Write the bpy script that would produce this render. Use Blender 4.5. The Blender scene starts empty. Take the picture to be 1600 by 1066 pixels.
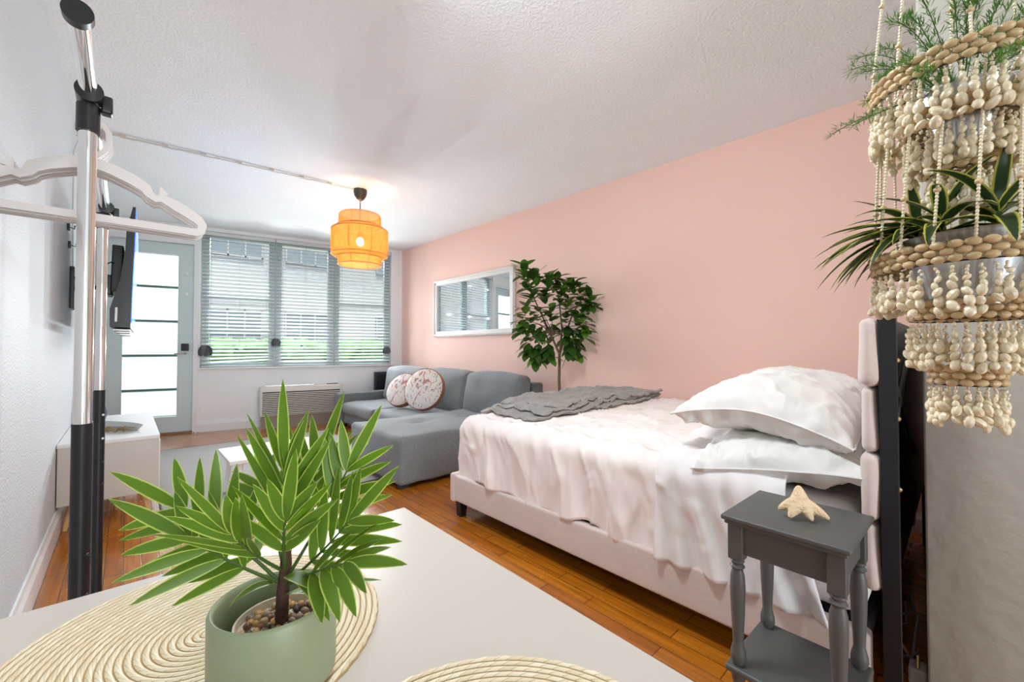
import bpy, math, random
import numpy as np
from mathutils import Vector, Matrix, noise
R = math.radians
sc = bpy.context.scene
COL = sc.collection
random.seed(7)

# ---------------------------------------------------------------- camera, world, lights, exposure
cd = bpy.data.cameras.new('camera'); cam = bpy.data.objects.new('camera', cd); COL.objects.link(cam)
cam.location = (0, 0, 0.98)
cam.rotation_euler = (R(90 + 1.07), 0, R(-42.77))
cd.sensor_width = 36; cd.lens = 650 / 1600 * 36; cd.clip_start = 0.02
sc.camera = cam
sc.view_settings.view_transform = 'Standard'; sc.view_settings.look = 'None'
sc.view_settings.exposure = 0.56; sc.view_settings.gamma = 1; sc.view_settings.use_curve_mapping = False
w = bpy.data.worlds.new('sky'); sc.world = w; w.use_nodes = True
bg = w.node_tree.nodes['Background']; bg.inputs[0].default_value = (0.86, 0.94, 1.0, 1); bg.inputs[1].default_value = 0.72

def area(name, loc, rot, sx, sy, power, color):
    l = bpy.data.lights.new(name, 'AREA'); l.shape = 'RECTANGLE'; l.size = sx; l.size_y = sy; l.energy = power; l.color = color
    o = bpy.data.objects.new(name, l); COL.objects.link(o); o.location = loc; o.rotation_euler = rot; return o
# daylight: on the outside of the blinds, and entering the room from the window openings
area('daylight_outside', (2.3, 8.6, 3.7), (R(-58), 0, R(-12)), 4.5, 2.2, 400, (0.86, 0.94, 1.0))
for i in range(4):
    for j in range(3):
        for en, sz, bl in ((3.2, 165, .6), (27, 100, 1.0)):
            l = bpy.data.lights.new('window_daylight', 'SPOT'); l.energy = en * (.55, .9, 1.15, 1.25)[i] * (1.25, 1.0, .4)[j]; l.spot_size = R(sz); l.spot_blend = bl; l.shadow_soft_size = 0; l.color = (.90, .96, 1)
            o = bpy.data.objects.new('window_daylight', l); COL.objects.link(o)
            o.location = (0.6 + (.3 + i * .56) * .978 - .07 * .208, 6.115 - (.3 + i * .56) * .208 - .07 * .978, 1.0 + j * .55); o.rotation_euler = (R(90), 0, R(170))
# added fill lights without fixtures, behind the camera and under the ceiling
area('fill_behind_camera', (0.35, -4.6, 1.0), (R(97), 0, R(-8)), 2.0, 1.8, 100, (.90, .96, 1))
area('fill_overhead', (0.75, 0.95, 2.40), (0, R(-26), 0), .5, .5, 30, (.88, .95, 1))
# high sun from behind the house: lights the street, the hedge and the facade across, not the room
sl = bpy.data.lights.new('sun', 'SUN'); sl.energy = 1.6; sl.angle = R(1); sl.color = (1, .97, .92)
so0 = bpy.data.objects.new('sun', sl); COL.objects.link(so0); so0.rotation_euler = (R(32), 0, R(-20))
sc.cycles.diffuse_bounces = 7; sc.cycles.max_bounces = 14; sc.cycles.transparent_max_bounces = 16

# ---------------------------------------------------------------- materials
def mat(name, color, rough=0.6, metal=0.0, bump=0.0, bscale=60.0, vary=0.0, vscale=4.0, spec=0.5, sheen=0.0, stretch=None, trans=0.0, emit=None, es=0.0, alpha=None, detail=4):
    m = bpy.data.materials.new(name); m.use_nodes = True
    nt = m.node_tree; N = nt.nodes; L = nt.links; b = N['Principled BSDF']
    c = (*color, 1) if len(color) == 3 else color
    b.inputs['Base Color'].default_value = c; b.inputs['Roughness'].default_value = rough; b.inputs['Metallic'].default_value = metal
    b.inputs['Specular IOR Level'].default_value = spec
    if sheen: b.inputs['Sheen Weight'].default_value = sheen
    if trans: b.inputs['Transmission Weight'].default_value = trans
    if emit: b.inputs['Emission Color'].default_value = (*emit, 1); b.inputs['Emission Strength'].default_value = es
    tc = N.new('ShaderNodeTexCoord'); mp = N.new('ShaderNodeMapping'); L.new(tc.outputs['Object'], mp.inputs[0])
    if stretch: mp.inputs['Scale'].default_value = stretch
    if bump:
        n = N.new('ShaderNodeTexNoise'); n.inputs['Scale'].default_value = bscale; n.inputs['Detail'].default_value = detail
        L.new(mp.outputs[0], n.inputs['Vector'])
        bp = N.new('ShaderNodeBump'); bp.inputs['Strength'].default_value = bump; bp.inputs['Distance'].default_value = 0.01
        L.new(n.outputs[0], bp.inputs['Height']); L.new(bp.outputs[0], b.inputs['Normal'])
    if vary:
        n = N.new('ShaderNodeTexNoise'); n.inputs['Scale'].default_value = vscale; n.inputs['Detail'].default_value = 5
        L.new(mp.outputs[0], n.inputs['Vector'])
        mx = N.new('ShaderNodeMix'); mx.data_type = 'RGBA'
        mx.inputs['A'].default_value = tuple(min(1, v * (1 + vary)) for v in c[:3]) + (1,)
        mx.inputs['B'].default_value = tuple(v * (1 - vary) for v in c[:3]) + (1,)
        L.new(n.outputs[0], mx.inputs['Factor']); L.new(mx.outputs['Result'], b.inputs['Base Color'])
    return m

def rgb(r, g, b):
    f = lambda v: (v / 255 / 12.92) if v <= 10 else ((v / 255 + 0.055) / 1.055) ** 2.4
    return (f(r), f(g), f(b))

def wood_floor():
    m = bpy.data.materials.new('oak_floor'); m.use_nodes = True; nt = m.node_tree; N = nt.nodes; L = nt.links; b = N['Principled BSDF']
    tc = N.new('ShaderNodeTexCoord'); mp = N.new('ShaderNodeMapping'); mp.inputs['Rotation'].default_value = (0, 0, R(90)); L.new(tc.outputs['Object'], mp.inputs[0])
    br = N.new('ShaderNodeTexBrick'); L.new(mp.outputs[0], br.inputs[0])
    br.inputs['Scale'].default_value = 1; br.inputs['Brick Width'].default_value = 0.5; br.inputs['Row Height'].default_value = 0.062
    br.inputs['Mortar Size'].default_value = 0.0022; br.inputs['Mortar Smooth'].default_value = 0.3; br.offset = 0.37
    br.inputs['Color1'].default_value = (*rgb(202, 124, 32), 1); br.inputs['Color2'].default_value = (*rgb(178, 100, 20), 1); br.inputs['Mortar'].default_value = (*rgb(120, 68, 22), 1)
    mp2 = N.new('ShaderNodeMapping'); mp2.inputs['Scale'].default_value = (38, 2.2, 1); L.new(tc.outputs['Object'], mp2.inputs[0])
    n = N.new('ShaderNodeTexNoise'); n.inputs['Scale'].default_value = 1.6; n.inputs['Detail'].default_value = 8; L.new(mp2.outputs[0], n.inputs[0])
    mx = N.new('ShaderNodeMix'); mx.data_type = 'RGBA'; mx.blend_type = 'MULTIPLY'; mx.inputs['Factor'].default_value = 0.75
    cr = N.new('ShaderNodeValToRGB'); cr.color_ramp.elements[0].position = 0.3; cr.color_ramp.elements[0].color = (0.45, 0.38, 0.3, 1); cr.color_ramp.elements[1].position = 0.65; cr.color_ramp.elements[1].color = (1, 1, 1, 1)
    L.new(n.outputs[0], cr.inputs[0]); L.new(br.outputs['Color'], mx.inputs['A']); L.new(cr.outputs[0], mx.inputs['B']); L.new(mx.outputs['Result'], b.inputs['Base Color'])
    n2 = N.new('ShaderNodeTexNoise'); n2.inputs['Scale'].default_value = 7; n2.inputs['Detail'].default_value = 6; L.new(tc.outputs['Object'], n2.inputs[0])
    mr = N.new('ShaderNodeMapRange'); mr.inputs['To Min'].default_value = 0.14; mr.inputs['To Max'].default_value = 0.36; L.new(n2.outputs[0], mr.inputs[0]); L.new(mr.outputs[0], b.inputs['Roughness'])
    b.inputs['Coat Weight'].default_value = 0.5; b.inputs['Coat Roughness'].default_value = 0.12
    bp = N.new('ShaderNodeBump'); bp.inputs['Strength'].default_value = 0.25; bp.inputs['Distance'].default_value = 0.004
    ad = N.new('ShaderNodeMath'); ad.operation = 'MULTIPLY_ADD'; ad.inputs[1].default_value = -1.0; L.new(br.outputs['Fac'], ad.inputs[0]); L.new(n2.outputs[0], ad.inputs[2]); L.new(ad.outputs[0], bp.inputs['Height']); L.new(bp.outputs[0], b.inputs['Normal'])
    return m

def leaf_mat(name, mid, edge, lo=0.30, hi=0.40, rough=0.42, stripes=0.0):
    """leaf colour across the blade (uv.x): a paler margin on both sides and faint lengthwise veins"""
    m = bpy.data.materials.new(name); m.use_nodes = True; nt = m.node_tree; N = nt.nodes; L = nt.links; b = N['Principled BSDF']
    uv = N.new('ShaderNodeUVMap'); sp = N.new('ShaderNodeSeparateXYZ'); L.new(uv.outputs[0], sp.inputs[0])
    s = N.new('ShaderNodeMath'); s.operation = 'SUBTRACT'; s.inputs[1].default_value = 0.5; L.new(sp.outputs[0], s.inputs[0])
    a = N.new('ShaderNodeMath'); a.operation = 'ABSOLUTE'; L.new(s.outputs[0], a.inputs[0])
    mr = N.new('ShaderNodeMapRange'); mr.inputs['From Min'].default_value = lo; mr.inputs['From Max'].default_value = hi; L.new(a.outputs[0], mr.inputs[0])
    mx = N.new('ShaderNodeMix'); mx.data_type = 'RGBA'; mx.inputs['A'].default_value = (*mid, 1); mx.inputs['B'].default_value = (*edge, 1); L.new(mr.outputs[0], mx.inputs['Factor'])
    out = mx.outputs['Result']
    if stripes:
        wv = N.new('ShaderNodeMath'); wv.operation = 'MULTIPLY'; wv.inputs[1].default_value = 60; L.new(sp.outputs[0], wv.inputs[0])
        sn = N.new('ShaderNodeMath'); sn.operation = 'SINE'; L.new(wv.outputs[0], sn.inputs[0])
        m2 = N.new('ShaderNodeMapRange'); m2.inputs['From Min'].default_value = -1; m2.inputs['To Min'].default_value = 1 - stripes; L.new(sn.outputs[0], m2.inputs[0])
        mu = N.new('ShaderNodeMix'); mu.data_type = 'RGBA'; mu.blend_type = 'MULTIPLY'; mu.inputs['Factor'].default_value = 1; L.new(out, mu.inputs['A']); L.new(m2.outputs[0], mu.inputs['B']); out = mu.outputs['Result']
    L.new(out, b.inputs['Base Color']); b.inputs['Roughness'].default_value = rough
    tr = N.new('ShaderNodeBsdfTranslucent'); L.new(out, tr.inputs[0]); ms = N.new('ShaderNodeMixShader'); ms.inputs[0].default_value = 0.3
    L.new(b.outputs[0], ms.inputs[1]); L.new(tr.outputs[0], ms.inputs[2]); L.new(ms.outputs[0], N['Material Output'].inputs[0])
    return m

def thin_glass(name, tint=(1, 1, 1)):
    m = bpy.data.materials.new(name); m.use_nodes = True; nt = m.node_tree; N = nt.nodes; L = nt.links
    t = N.new('ShaderNodeBsdfTransparent'); t.inputs[0].default_value = (*tint, 1); g = N.new('ShaderNodeBsdfGlossy'); g.inputs['Roughness'].default_value = 0.02
    lw = N.new('ShaderNodeLayerWeight'); lw.inputs[0].default_value = 0.15; ms = N.new('ShaderNodeMixShader')
    L.new(lw.outputs['Fresnel'], ms.inputs[0]); L.new(t.outputs[0], ms.inputs[1]); L.new(g.outputs[0], ms.inputs[2]); L.new(ms.outputs[0], N['Material Output'].inputs[0]); return m

def translucent(name, color, frac=0.6, rough=0.6):
    m = bpy.data.materials.new(name); m.use_nodes = True; nt = m.node_tree; N = nt.nodes; L = nt.links; b = N['Principled BSDF']
    b.inputs['Base Color'].default_value = (*color, 1); b.inputs['Roughness'].default_value = rough
    t = N.new('ShaderNodeBsdfTranslucent'); t.inputs[0].default_value = (*color, 1); ms = N.new('ShaderNodeMixShader'); ms.inputs[0].default_value = frac
    L.new(b.outputs[0], ms.inputs[1]); L.new(t.outputs[0], ms.inputs[2]); L.new(ms.outputs[0], N['Material Output'].inputs[0]); return m

def straw_mat():
    m = bpy.data.materials.new('braided_straw'); m.use_nodes = True; nt = m.node_tree; N = nt.nodes; L = nt.links; b = N['Principled BSDF']
    uv = N.new('ShaderNodeUVMap'); mp = N.new('ShaderNodeMapping'); mp.inputs['Scale'].default_value = (1, 1, 1); L.new(uv.outputs[0], mp.inputs[0])
    br = N.new('ShaderNodeTexBrick'); L.new(mp.outputs[0], br.inputs[0]); br.inputs['Scale'].default_value = 1; br.inputs['Brick Width'].default_value = 1.0; br.inputs['Row Height'].default_value = 0.5
    br.inputs['Mortar Size'].default_value = 0.06; br.inputs['Mortar Smooth'].default_value = 0.6; br.offset = 0.5
    br.inputs['Color1'].default_value = (*rgb(238, 226, 198), 1); br.inputs['Color2'].default_value = (*rgb(222, 204, 168), 1); br.inputs['Mortar'].default_value = (*rgb(196, 166, 118), 1)
    L.new(br.outputs['Color'], b.inputs['Base Color']); b.inputs['Roughness'].default_value = 0.55
    bp = N.new('ShaderNodeBump'); bp.inputs['Strength'].default_value = 0.6; bp.inputs['Distance'].default_value = 0.0015; bp.invert = True; L.new(br.outputs['Fac'], bp.inputs['Height']); L.new(bp.outputs[0], b.inputs['Normal'])
    return m

def weave_shade_mat():
    """open bamboo weave: two crossed sets of thin strips, see-through between them"""
    m = bpy.data.materials.new('bamboo_weave'); m.use_nodes = True; nt = m.node_tree; N = nt.nodes; L = nt.links
    N.remove(N['Principled BSDF'])
    uv = N.new('ShaderNodeUVMap'); sp = N.new('ShaderNodeSeparateXYZ'); L.new(uv.outputs[0], sp.inputs[0])
    def strip(sign, freq):
        a = N.new('ShaderNodeMath'); a.operation = 'MULTIPLY_ADD'; a.inputs[1].default_value = sign; L.new(sp.outputs[1], a.inputs[0]); L.new(sp.outputs[0], a.inputs[2])
        b = N.new('ShaderNodeMath'); b.operation = 'MULTIPLY'; b.inputs[1].default_value = freq; L.new(a.outputs[0], b.inputs[0])
        c = N.new('ShaderNodeMath'); c.operation = 'FRACT'; L.new(b.outputs[0], c.inputs[0])
        d = N.new('ShaderNodeMath'); d.operation = 'LESS_THAN'; d.inputs[1].default_value = 0.62; L.new(c.outputs[0], d.inputs[0]); return d
    s1 = strip(1.0, 104); s2 = strip(-1.0, 104)
    mxm = N.new('ShaderNodeMath'); mxm.operation = 'MAXIMUM'; L.new(s1.outputs[0], mxm.inputs[0]); L.new(s2.outputs[0], mxm.inputs[1])
    cm = N.new('ShaderNodeMix'); cm.data_type = 'RGBA'; cm.inputs['A'].default_value = (*rgb(214, 140, 62), 1); cm.inputs['B'].default_value = (*rgb(228, 162, 82), 1); L.new(s1.outputs[0], cm.inputs['Factor'])
    d = N.new('ShaderNodeBsdfDiffuse'); t = N.new('ShaderNodeBsdfTranslucent'); L.new(cm.outputs['Result'], d.inputs[0]); L.new(cm.outputs['Result'], t.inputs[0])
    ms = N.new('ShaderNodeMixShader'); ms.inputs[0].default_value = 0.5; L.new(d.outputs[0], ms.inputs[1]); L.new(t.outputs[0], ms.inputs[2])
    tp = N.new('ShaderNodeBsdfTransparent'); m2 = N.new('ShaderNodeMixShader'); L.new(mxm.outputs[0], m2.inputs[0]); L.new(tp.outputs[0], m2.inputs[1]); L.new(ms.outputs[0], m2.inputs[2])
    L.new(m2.outputs[0], N['Material Output'].inputs[0]); return m

def floral_mat():
    m = mat('floral_cotton', rgb(232, 224, 216), 0.85, bump=0.1, bscale=300); nt = m.node_tree; N = nt.nodes; L = nt.links; b = N['Principled BSDF']
    tc = N.new('ShaderNodeTexCoord'); cur = None
    for i, (sc_, th, colr, seed) in enumerate([(9, 0.60, rgb(196, 132, 130), 1.0), (22, 0.635, rgb(96, 110, 140), 7.0), (16, 0.65, rgb(150, 140, 128), 13.0)]):
        mp = N.new('ShaderNodeMapping'); mp.inputs['Location'].default_value = (seed, seed, seed); mp.inputs['Scale'].default_value = (1, 1.6, 1); L.new(tc.outputs['Object'], mp.inputs[0])
        n = N.new('ShaderNodeTexNoise'); n.inputs['Scale'].default_value = sc_; n.inputs['Detail'].default_value = 5; n.inputs['Distortion'].default_value = 1.5; L.new(mp.outputs[0], n.inputs[0])
        g = N.new('ShaderNodeMapRange'); g.inputs['From Min'].default_value = th - 0.02; g.inputs['From Max'].default_value = th + 0.02; L.new(n.outputs[0], g.inputs[0])
        mx = N.new('ShaderNodeMix'); mx.data_type = 'RGBA'; L.new(g.outputs[0], mx.inputs['Factor']); mx.inputs['B'].default_value = (*colr, 1)
        if cur is None: mx.inputs['A'].default_value = (*rgb(232, 224, 216), 1)
        else: L.new(cur, mx.inputs['A'])
        cur = mx.outputs['Result']
    L.new(cur, b.inputs['Base Color']); return m

def fabric(name, color, scale=420, bump=0.35, vary=0.18, sheen=0.3):
    return mat(name, color, 0.92, bump=bump, bscale=scale, vary=vary, vscale=scale * 0.6, sheen=sheen, spec=0.2)

def cloth(name, color, st=(1, 1, 1), bump=0.5, bs=7, sheen=0.1):
    m = mat(name, color, 0.85, spec=0.25, sheen=sheen); nt = m.node_tree; N = nt.nodes; L = nt.links; b = N['Principled BSDF']
    tc = N.new('ShaderNodeTexCoord'); mp = N.new('ShaderNodeMapping'); mp.inputs['Scale'].default_value = st; L.new(tc.outputs['Object'], mp.inputs[0])
    n = N.new('ShaderNodeTexNoise'); n.inputs['Scale'].default_value = bs; n.inputs['Detail'].default_value = 6; n.inputs['Roughness'].default_value = 0.55; n.inputs['Distortion'].default_value = 0.8; L.new(mp.outputs[0], n.inputs[0])
    try: n.noise_type = 'RIDGED_MULTIFRACTAL'
    except Exception: pass
    bp = N.new('ShaderNodeBump'); bp.inputs['Strength'].default_value = bump; bp.inputs['Distance'].default_value = 0.03; L.new(n.outputs[0], bp.inputs['Height']); L.new(bp.outputs[0], b.inputs['Normal']); return m

M = {
 'pink': mat('pink_wall_paint', rgb(246, 206, 192), 0.75, bump=0.18, bscale=160, vary=0.02, vscale=2),
 'white_wall': mat('white_wall_paint', rgb(242, 243, 243), 0.7, bump=0.45, bscale=85, vary=0.02, vscale=3),
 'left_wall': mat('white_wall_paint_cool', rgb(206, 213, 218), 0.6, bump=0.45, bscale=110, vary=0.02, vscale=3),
 'stub': mat('shade_grey_wall_paint', rgb(180, 175, 164), 0.45, bump=0.3, bscale=22, vary=0.02, vscale=3),  # white wall in shade: the shade is put into this greyer base colour
 'ceiling': mat('ceiling_paint', rgb(240, 244, 245), 0.85, bump=0.6, bscale=70, vary=0.03, vscale=2.5),
 'trim': mat('white_gloss_paint', rgb(232, 234, 234), 0.35),
 'floor': wood_floor(),
 'alu': mat('aluminium_window_frame', rgb(176, 190, 190), 0.4, metal=0.2),
 'door_paint': mat('pale_door_paint', rgb(206, 219, 219), 0.35),
 'green_bar': mat('green_glass_edge', rgb(84, 122, 112), 0.3),
 'frost': translucent('frosted_glass', (0.93, 0.95, 0.96), 0.75, 0.4),
 'glass': thin_glass('window_glass'),
 'slat': translucent('white_blind_slat', rgb(236, 240, 240), 0.22, 0.45),
 'cord': mat('blind_cord', rgb(190, 196, 196), 0.8),
 'tassel': fabric('grey_tassel_fabric', rgb(104, 106, 110), 200),
 'ac': mat('cream_plastic', rgb(224, 219, 208), 0.45),
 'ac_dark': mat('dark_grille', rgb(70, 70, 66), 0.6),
 'black': mat('black_plastic', rgb(22, 22, 24), 0.35),
 'black_satin': mat('black_powder_coat', rgb(24, 25, 30), 0.45),
 'chrome': mat('chrome', (0.82, 0.80, 0.78), 0.09, metal=1),
 'steel': mat('brushed_steel', (0.6, 0.6, 0.6), 0.3, metal=1),
 'brass': mat('brass', (0.7, 0.5, 0.25), 0.3, metal=1),
 'hanger': mat('grey_hanger_plastic', rgb(206, 200, 196), 0.5),
 'console': mat('white_lacquer', rgb(233, 232, 230), 0.4),
 'console_side': mat('pale_grey_lacquer', rgb(206, 199, 190), 0.5),
 'beech': mat('beech_wood', rgb(214, 166, 112), 0.5, vary=0.12, vscale=30, stretch=(1, 1, 0.1)),
 'rug': mat('woven_grey_rug', rgb(176, 175, 170), 0.95, bump=0.8, bscale=260, vary=0.2, vscale=180),
 'rug_edge': fabric('dark_rug_binding', rgb(92, 84, 76)),
 'sofa': fabric('grey_sofa_tweed', rgb(122, 126, 127), 150, 0.5, 0.34),
 'sofa_dark': fabric('dark_under_fabric', rgb(60, 60, 62)),
 'floral': floral_mat(), 'rust': fabric('rust_piping', rgb(168, 92, 72)),
 'velvet': mat('blush_velvet', rgb(208, 190, 182), 0.8, bump=0.15, bscale=40, vary=0.08, vscale=9, sheen=0.6),
 'comforter': cloth('blush_white_cotton', rgb(244, 233, 228), (1, 1, 0.6), 0.8, 8),
 'sheet': cloth('white_sheet', rgb(232, 228, 226), (1, 1, 1), 0.5, 7),
 'pillowcase': cloth('white_pillowcase', rgb(224, 223, 218), (1, 1, 1), 0.9, 8),
 'pillow_blush': cloth('blush_pillowcase', rgb(228, 224, 220), (1, 1, 1), 0.8, 7),
 'throw': mat('grey_fleece', rgb(156, 149, 142), 0.95, bump=1.0, bscale=140, vary=0.25, vscale=120, sheen=0.4),
 'greypaint': mat('grey_furniture_paint', rgb(84, 84, 81), 0.45, bump=0.05, bscale=60, vary=0.04),
 'starfish': mat('dried_starfish', rgb(226, 198, 160), 0.85, bump=0.7, bscale=150, vary=0.1, vscale=50),
 'bark': mat('tree_bark', rgb(120, 92, 72), 0.8, bump=0.6, bscale=60, vary=0.25, vscale=40),
 'ficus': leaf_mat('ficus_leaf', rgb(62, 100, 38), rgb(76, 114, 46), 0.42, 0.5, 0.3),
 'ficus2': leaf_mat('ficus_leaf_young', rgb(102, 148, 48), rgb(110, 154, 58), 0.42, 0.5, 0.35),
 'palm': leaf_mat('palm_leaf', rgb(96, 132, 26), rgb(200, 220, 104), 0.37, 0.46, 0.42, 0.15),
 'dracaena': leaf_mat('striped_leaf', rgb(40, 66, 34), rgb(206, 202, 92), 0.33, 0.42, 0.35, 0.1),
 'fern': leaf_mat('fern_needles', rgb(92, 136, 60), rgb(110, 150, 70), 0.4, 0.5, 0.6),
 'stem': mat('dark_plant_stem', rgb(78, 52, 38), 0.8, bump=0.5, bscale=120, vary=0.2, vscale=80),
 'greenstem': mat('green_plant_stem', rgb(66, 92, 34), 0.6),
 'sage': mat('sage_ceramic', rgb(148, 158, 126), 0.38, bump=0.04, bscale=40, vary=0.02),
 'creampot': mat('cream_plastic_pot', rgb(214, 204, 186), 0.5),
 'table': mat('white_table_laminate', rgb(200, 192, 182), 0.32, spec=0.4),
 'straw': straw_mat(),
 'shell': mat('cream_shell', rgb(226, 212, 180), 0.32, vary=0.16, vscale=60, spec=0.6),
 'seed': mat('tan_bead', rgb(198, 172, 128), 0.4, vary=0.2, vscale=50),
 'tin': mat('galvanised_tin', (0.55, 0.57, 0.6), 0.22, metal=1),
 'ring': mat('dark_wire', rgb(60, 48, 38), 0.6),
 'weave': weave_shade_mat(), 'bamboo': mat('bamboo_rim', rgb(196, 138, 70), 0.6),
 'frame_white': mat('white_wood_frame', rgb(228, 226, 218), 0.4),
 'mirror': mat('mirror_glass', (0.9, 0.92, 0.92), 0.02, metal=1),
 'cable': mat('pale_cable', rgb(205, 205, 205), 0.5),
 'channel': mat('painted_conduit', rgb(206, 200, 190), 0.5),
 'tray': mat('grey_ceramic', rgb(186, 186, 184), 0.5, vary=0.05),
 'dried': mat('dried_grass', rgb(150, 126, 92), 0.9, vary=0.3, vscale=60),
 'navy': mat('navy_glass', rgb(40, 62, 92), 0.2),
 'outwall': mat('white_stucco', rgb(196, 200, 202), 0.9), 'outwin': mat('dark_window', rgb(146, 160, 168), 0.3),
 'hedge': mat('hedge_leaves', rgb(84, 128, 70), 0.8, bump=1.0, bscale=12, vary=0.5, vscale=14),
 'ground': mat('street_paving', rgb(150, 150, 148), 0.9),
}
def stone(i):
    c = [rgb(176, 150, 116), rgb(120, 84, 60), rgb(74, 56, 50), rgb(196, 150, 96), rgb(142, 120, 100)][i]
    return mat('pebble_' + ['sand', 'brown', 'umber', 'honey', 'taupe'][i], c, 0.45)
STONES = [stone(i) for i in range(5)]

# ---------------------------------------------------------------- mesh helpers
class MB:
    def __init__(s): s.v = []; s.f = []; s.mi = []; s.uv = []; s.hasuv = False; s.xf = None
    def add(s, vs, fs, m=0, uvs=None):
        o = len(s.v)
        if s.xf is not None: vs = [tuple(s.xf @ Vector(p)) for p in vs]
        s.v += [tuple(p) for p in vs]
        s.uv += list(uvs) if uvs is not None else [(0.5, 0.5)] * len(vs)
        if uvs is not None: s.hasuv = True
        for f in fs: s.f.append(tuple(i + o for i in f)); s.mi.append(m)
        return s
    def box(s, x0, x1, y0, y1, z0, z1, m=0):
        return s.add([(x0,y0,z0),(x1,y0,z0),(x1,y1,z0),(x0,y1,z0),(x0,y0,z1),(x1,y0,z1),(x1,y1,z1),(x0,y1,z1)],
                     [(0,3,2,1),(4,5,6,7),(0,1,5,4),(1,2,6,5),(2,3,7,6),(3,0,4,7)], m)
    def rbox(s, x0, x1, y0, y1, z0, z1, r=0.02, n=5, m=0, fn=None):
        """rounded box; n cells per side; fn(p, nrm) may displace"""
        n = max(3, n); vid = {}; V = []; F = []
        lo = Vector((x0, y0, z0)); hi = Vector((x1, y1, z1)); c = (lo + hi) / 2; hl = (hi - lo) / 2
        r = min(r, hl.x * .999, hl.y * .999, hl.z * .999)
        def ticks(h):
            k = r / (2 * h); ins = [k + (1 - 2 * k) * i / n for i in range(n + 1)]
            return [0, k * .35, k * .7] + ins + [1 - k * .7, 1 - k * .35, 1]
        T = [ticks(hl[i]) for i in range(3)]; K = len(T[0])
        def vert(i, j, k):
            key = (i, j, k)
            if key in vid: return vid[key]
            p = Vector([(T[a][q] * 2 - 1) * hl[a] for a, q in enumerate(key)])
            q = Vector([max(-hl[a] + r, min(hl[a] - r, p[a])) for a in range(3)]); d = p - q
            nn = d.normalized() if d.length > 1e-9 else Vector((0, 0, 1)); p2 = c + q + nn * r
            if fn: p2 = fn(p2, nn)
            vid[key] = len(V); V.append(tuple(p2)); return vid[key]
        for a in range(3):
            b, d = (a + 1) % 3, (a + 2) % 3
            for side in (0, K - 1):
                for i in range(K - 1):
                    for j in range(K - 1):
                        q = []
                        for (u, w_) in ((i, j), (i + 1, j), (i + 1, j + 1), (i, j + 1)):
                            key = [0, 0, 0]; key[a] = side; key[b] = u; key[d] = w_; q.append(vert(*key))
                        F.append(tuple(q) if side else tuple(reversed(q)))
        return s.add(V, F, m)
    def tube(s, pts, r, n=8, m=0, cap=True):
        pts = [Vector(p) for p in pts]; rr = r if isinstance(r, (list, tuple)) else [r] * len(pts)
        V = []; F = []; up = None
        for i, p in enumerate(pts):
            t = (pts[min(i + 1, len(pts) - 1)] - pts[max(i - 1, 0)]).normalized()
            if up is None: up = Vector((0, 0, 1)) if abs(t.z) < .9 else Vector((1, 0, 0))
            a = t.cross(up).normalized(); up = a.cross(t).normalized()
            for k in range(n):
                an = 2 * math.pi * k / n; V.append(p + (a * math.cos(an) + up * math.sin(an)) * rr[i])
        for i in range(len(pts) - 1):
            for k in range(n):
                F.append((i * n + k, i * n + (k + 1) % n, (i + 1) * n + (k + 1) % n, (i + 1) * n + k))
        if cap: F.append(tuple(reversed(range(n)))); F.append(tuple((len(pts) - 1) * n + k for k in range(n)))
        return s.add(V, F, m)
    def lathe(s, prof, c=(0, 0, 0), n=32, m=0, uv=False, closed=True):
        V = []; F = []; U = []
        for i, (r, z) in enumerate(prof):
            for k in range(n + (1 if uv else 0)):
                an = 2 * math.pi * k / n; V.append((c[0] + r * math.cos(an), c[1] + r * math.sin(an), c[2] + z)); U.append((k / n, z))
        q = n + 1 if uv else n
        for i in range(len(prof) - 1):
            for k in range(n):
                k2 = k + 1 if uv else (k + 1) % n
                F.append((i * q + k, i * q + k2, (i + 1) * q + k2, (i + 1) * q + k))
        return s.add(V, F, m, U if uv else None)
    def ell(s, c, rx, ry, rz, rot=None, n=8, k=6, m=0):
        V = []; F = []; mt = rot if rot is not None else Matrix.Identity(3); c = Vector(c)
        for i in range(1, k):
            th = math.pi * i / k
            for j in range(n):
                ph = 2 * math.pi * j / n; V.append(c + mt @ Vector((rx * math.sin(th) * math.cos(ph), ry * math.sin(th) * math.sin(ph), rz * math.cos(th))))
        V.append(c + mt @ Vector((0, 0, rz))); V.append(c + mt @ Vector((0, 0, -rz))); a = len(V) - 2; b = len(V) - 1
        for j in range(n):
            F.append((a, j, (j + 1) % n)); F.append((b, (k - 2) * n + (j + 1) % n, (k - 2) * n + j))
            for i in range(k - 2): F.append((i * n + j, (i + 1) * n + j, (i + 1) * n + (j + 1) % n, i * n + (j + 1) % n))
        return s.add(V, F, m)
    def grid(s, fn, nu, nv, m=0, uv=False):
        V = []; U = []
        for i in range(nu + 1):
            for j in range(nv + 1): V.append(fn(i / nu, j / nv)); U.append((i / nu, j / nv))
        F = [(i * (nv + 1) + j, (i + 1) * (nv + 1) + j, (i + 1) * (nv + 1) + j + 1, i * (nv + 1) + j + 1) for i in range(nu) for j in range(nv)]
        return s.add(V, F, m, U if uv else None)
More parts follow.
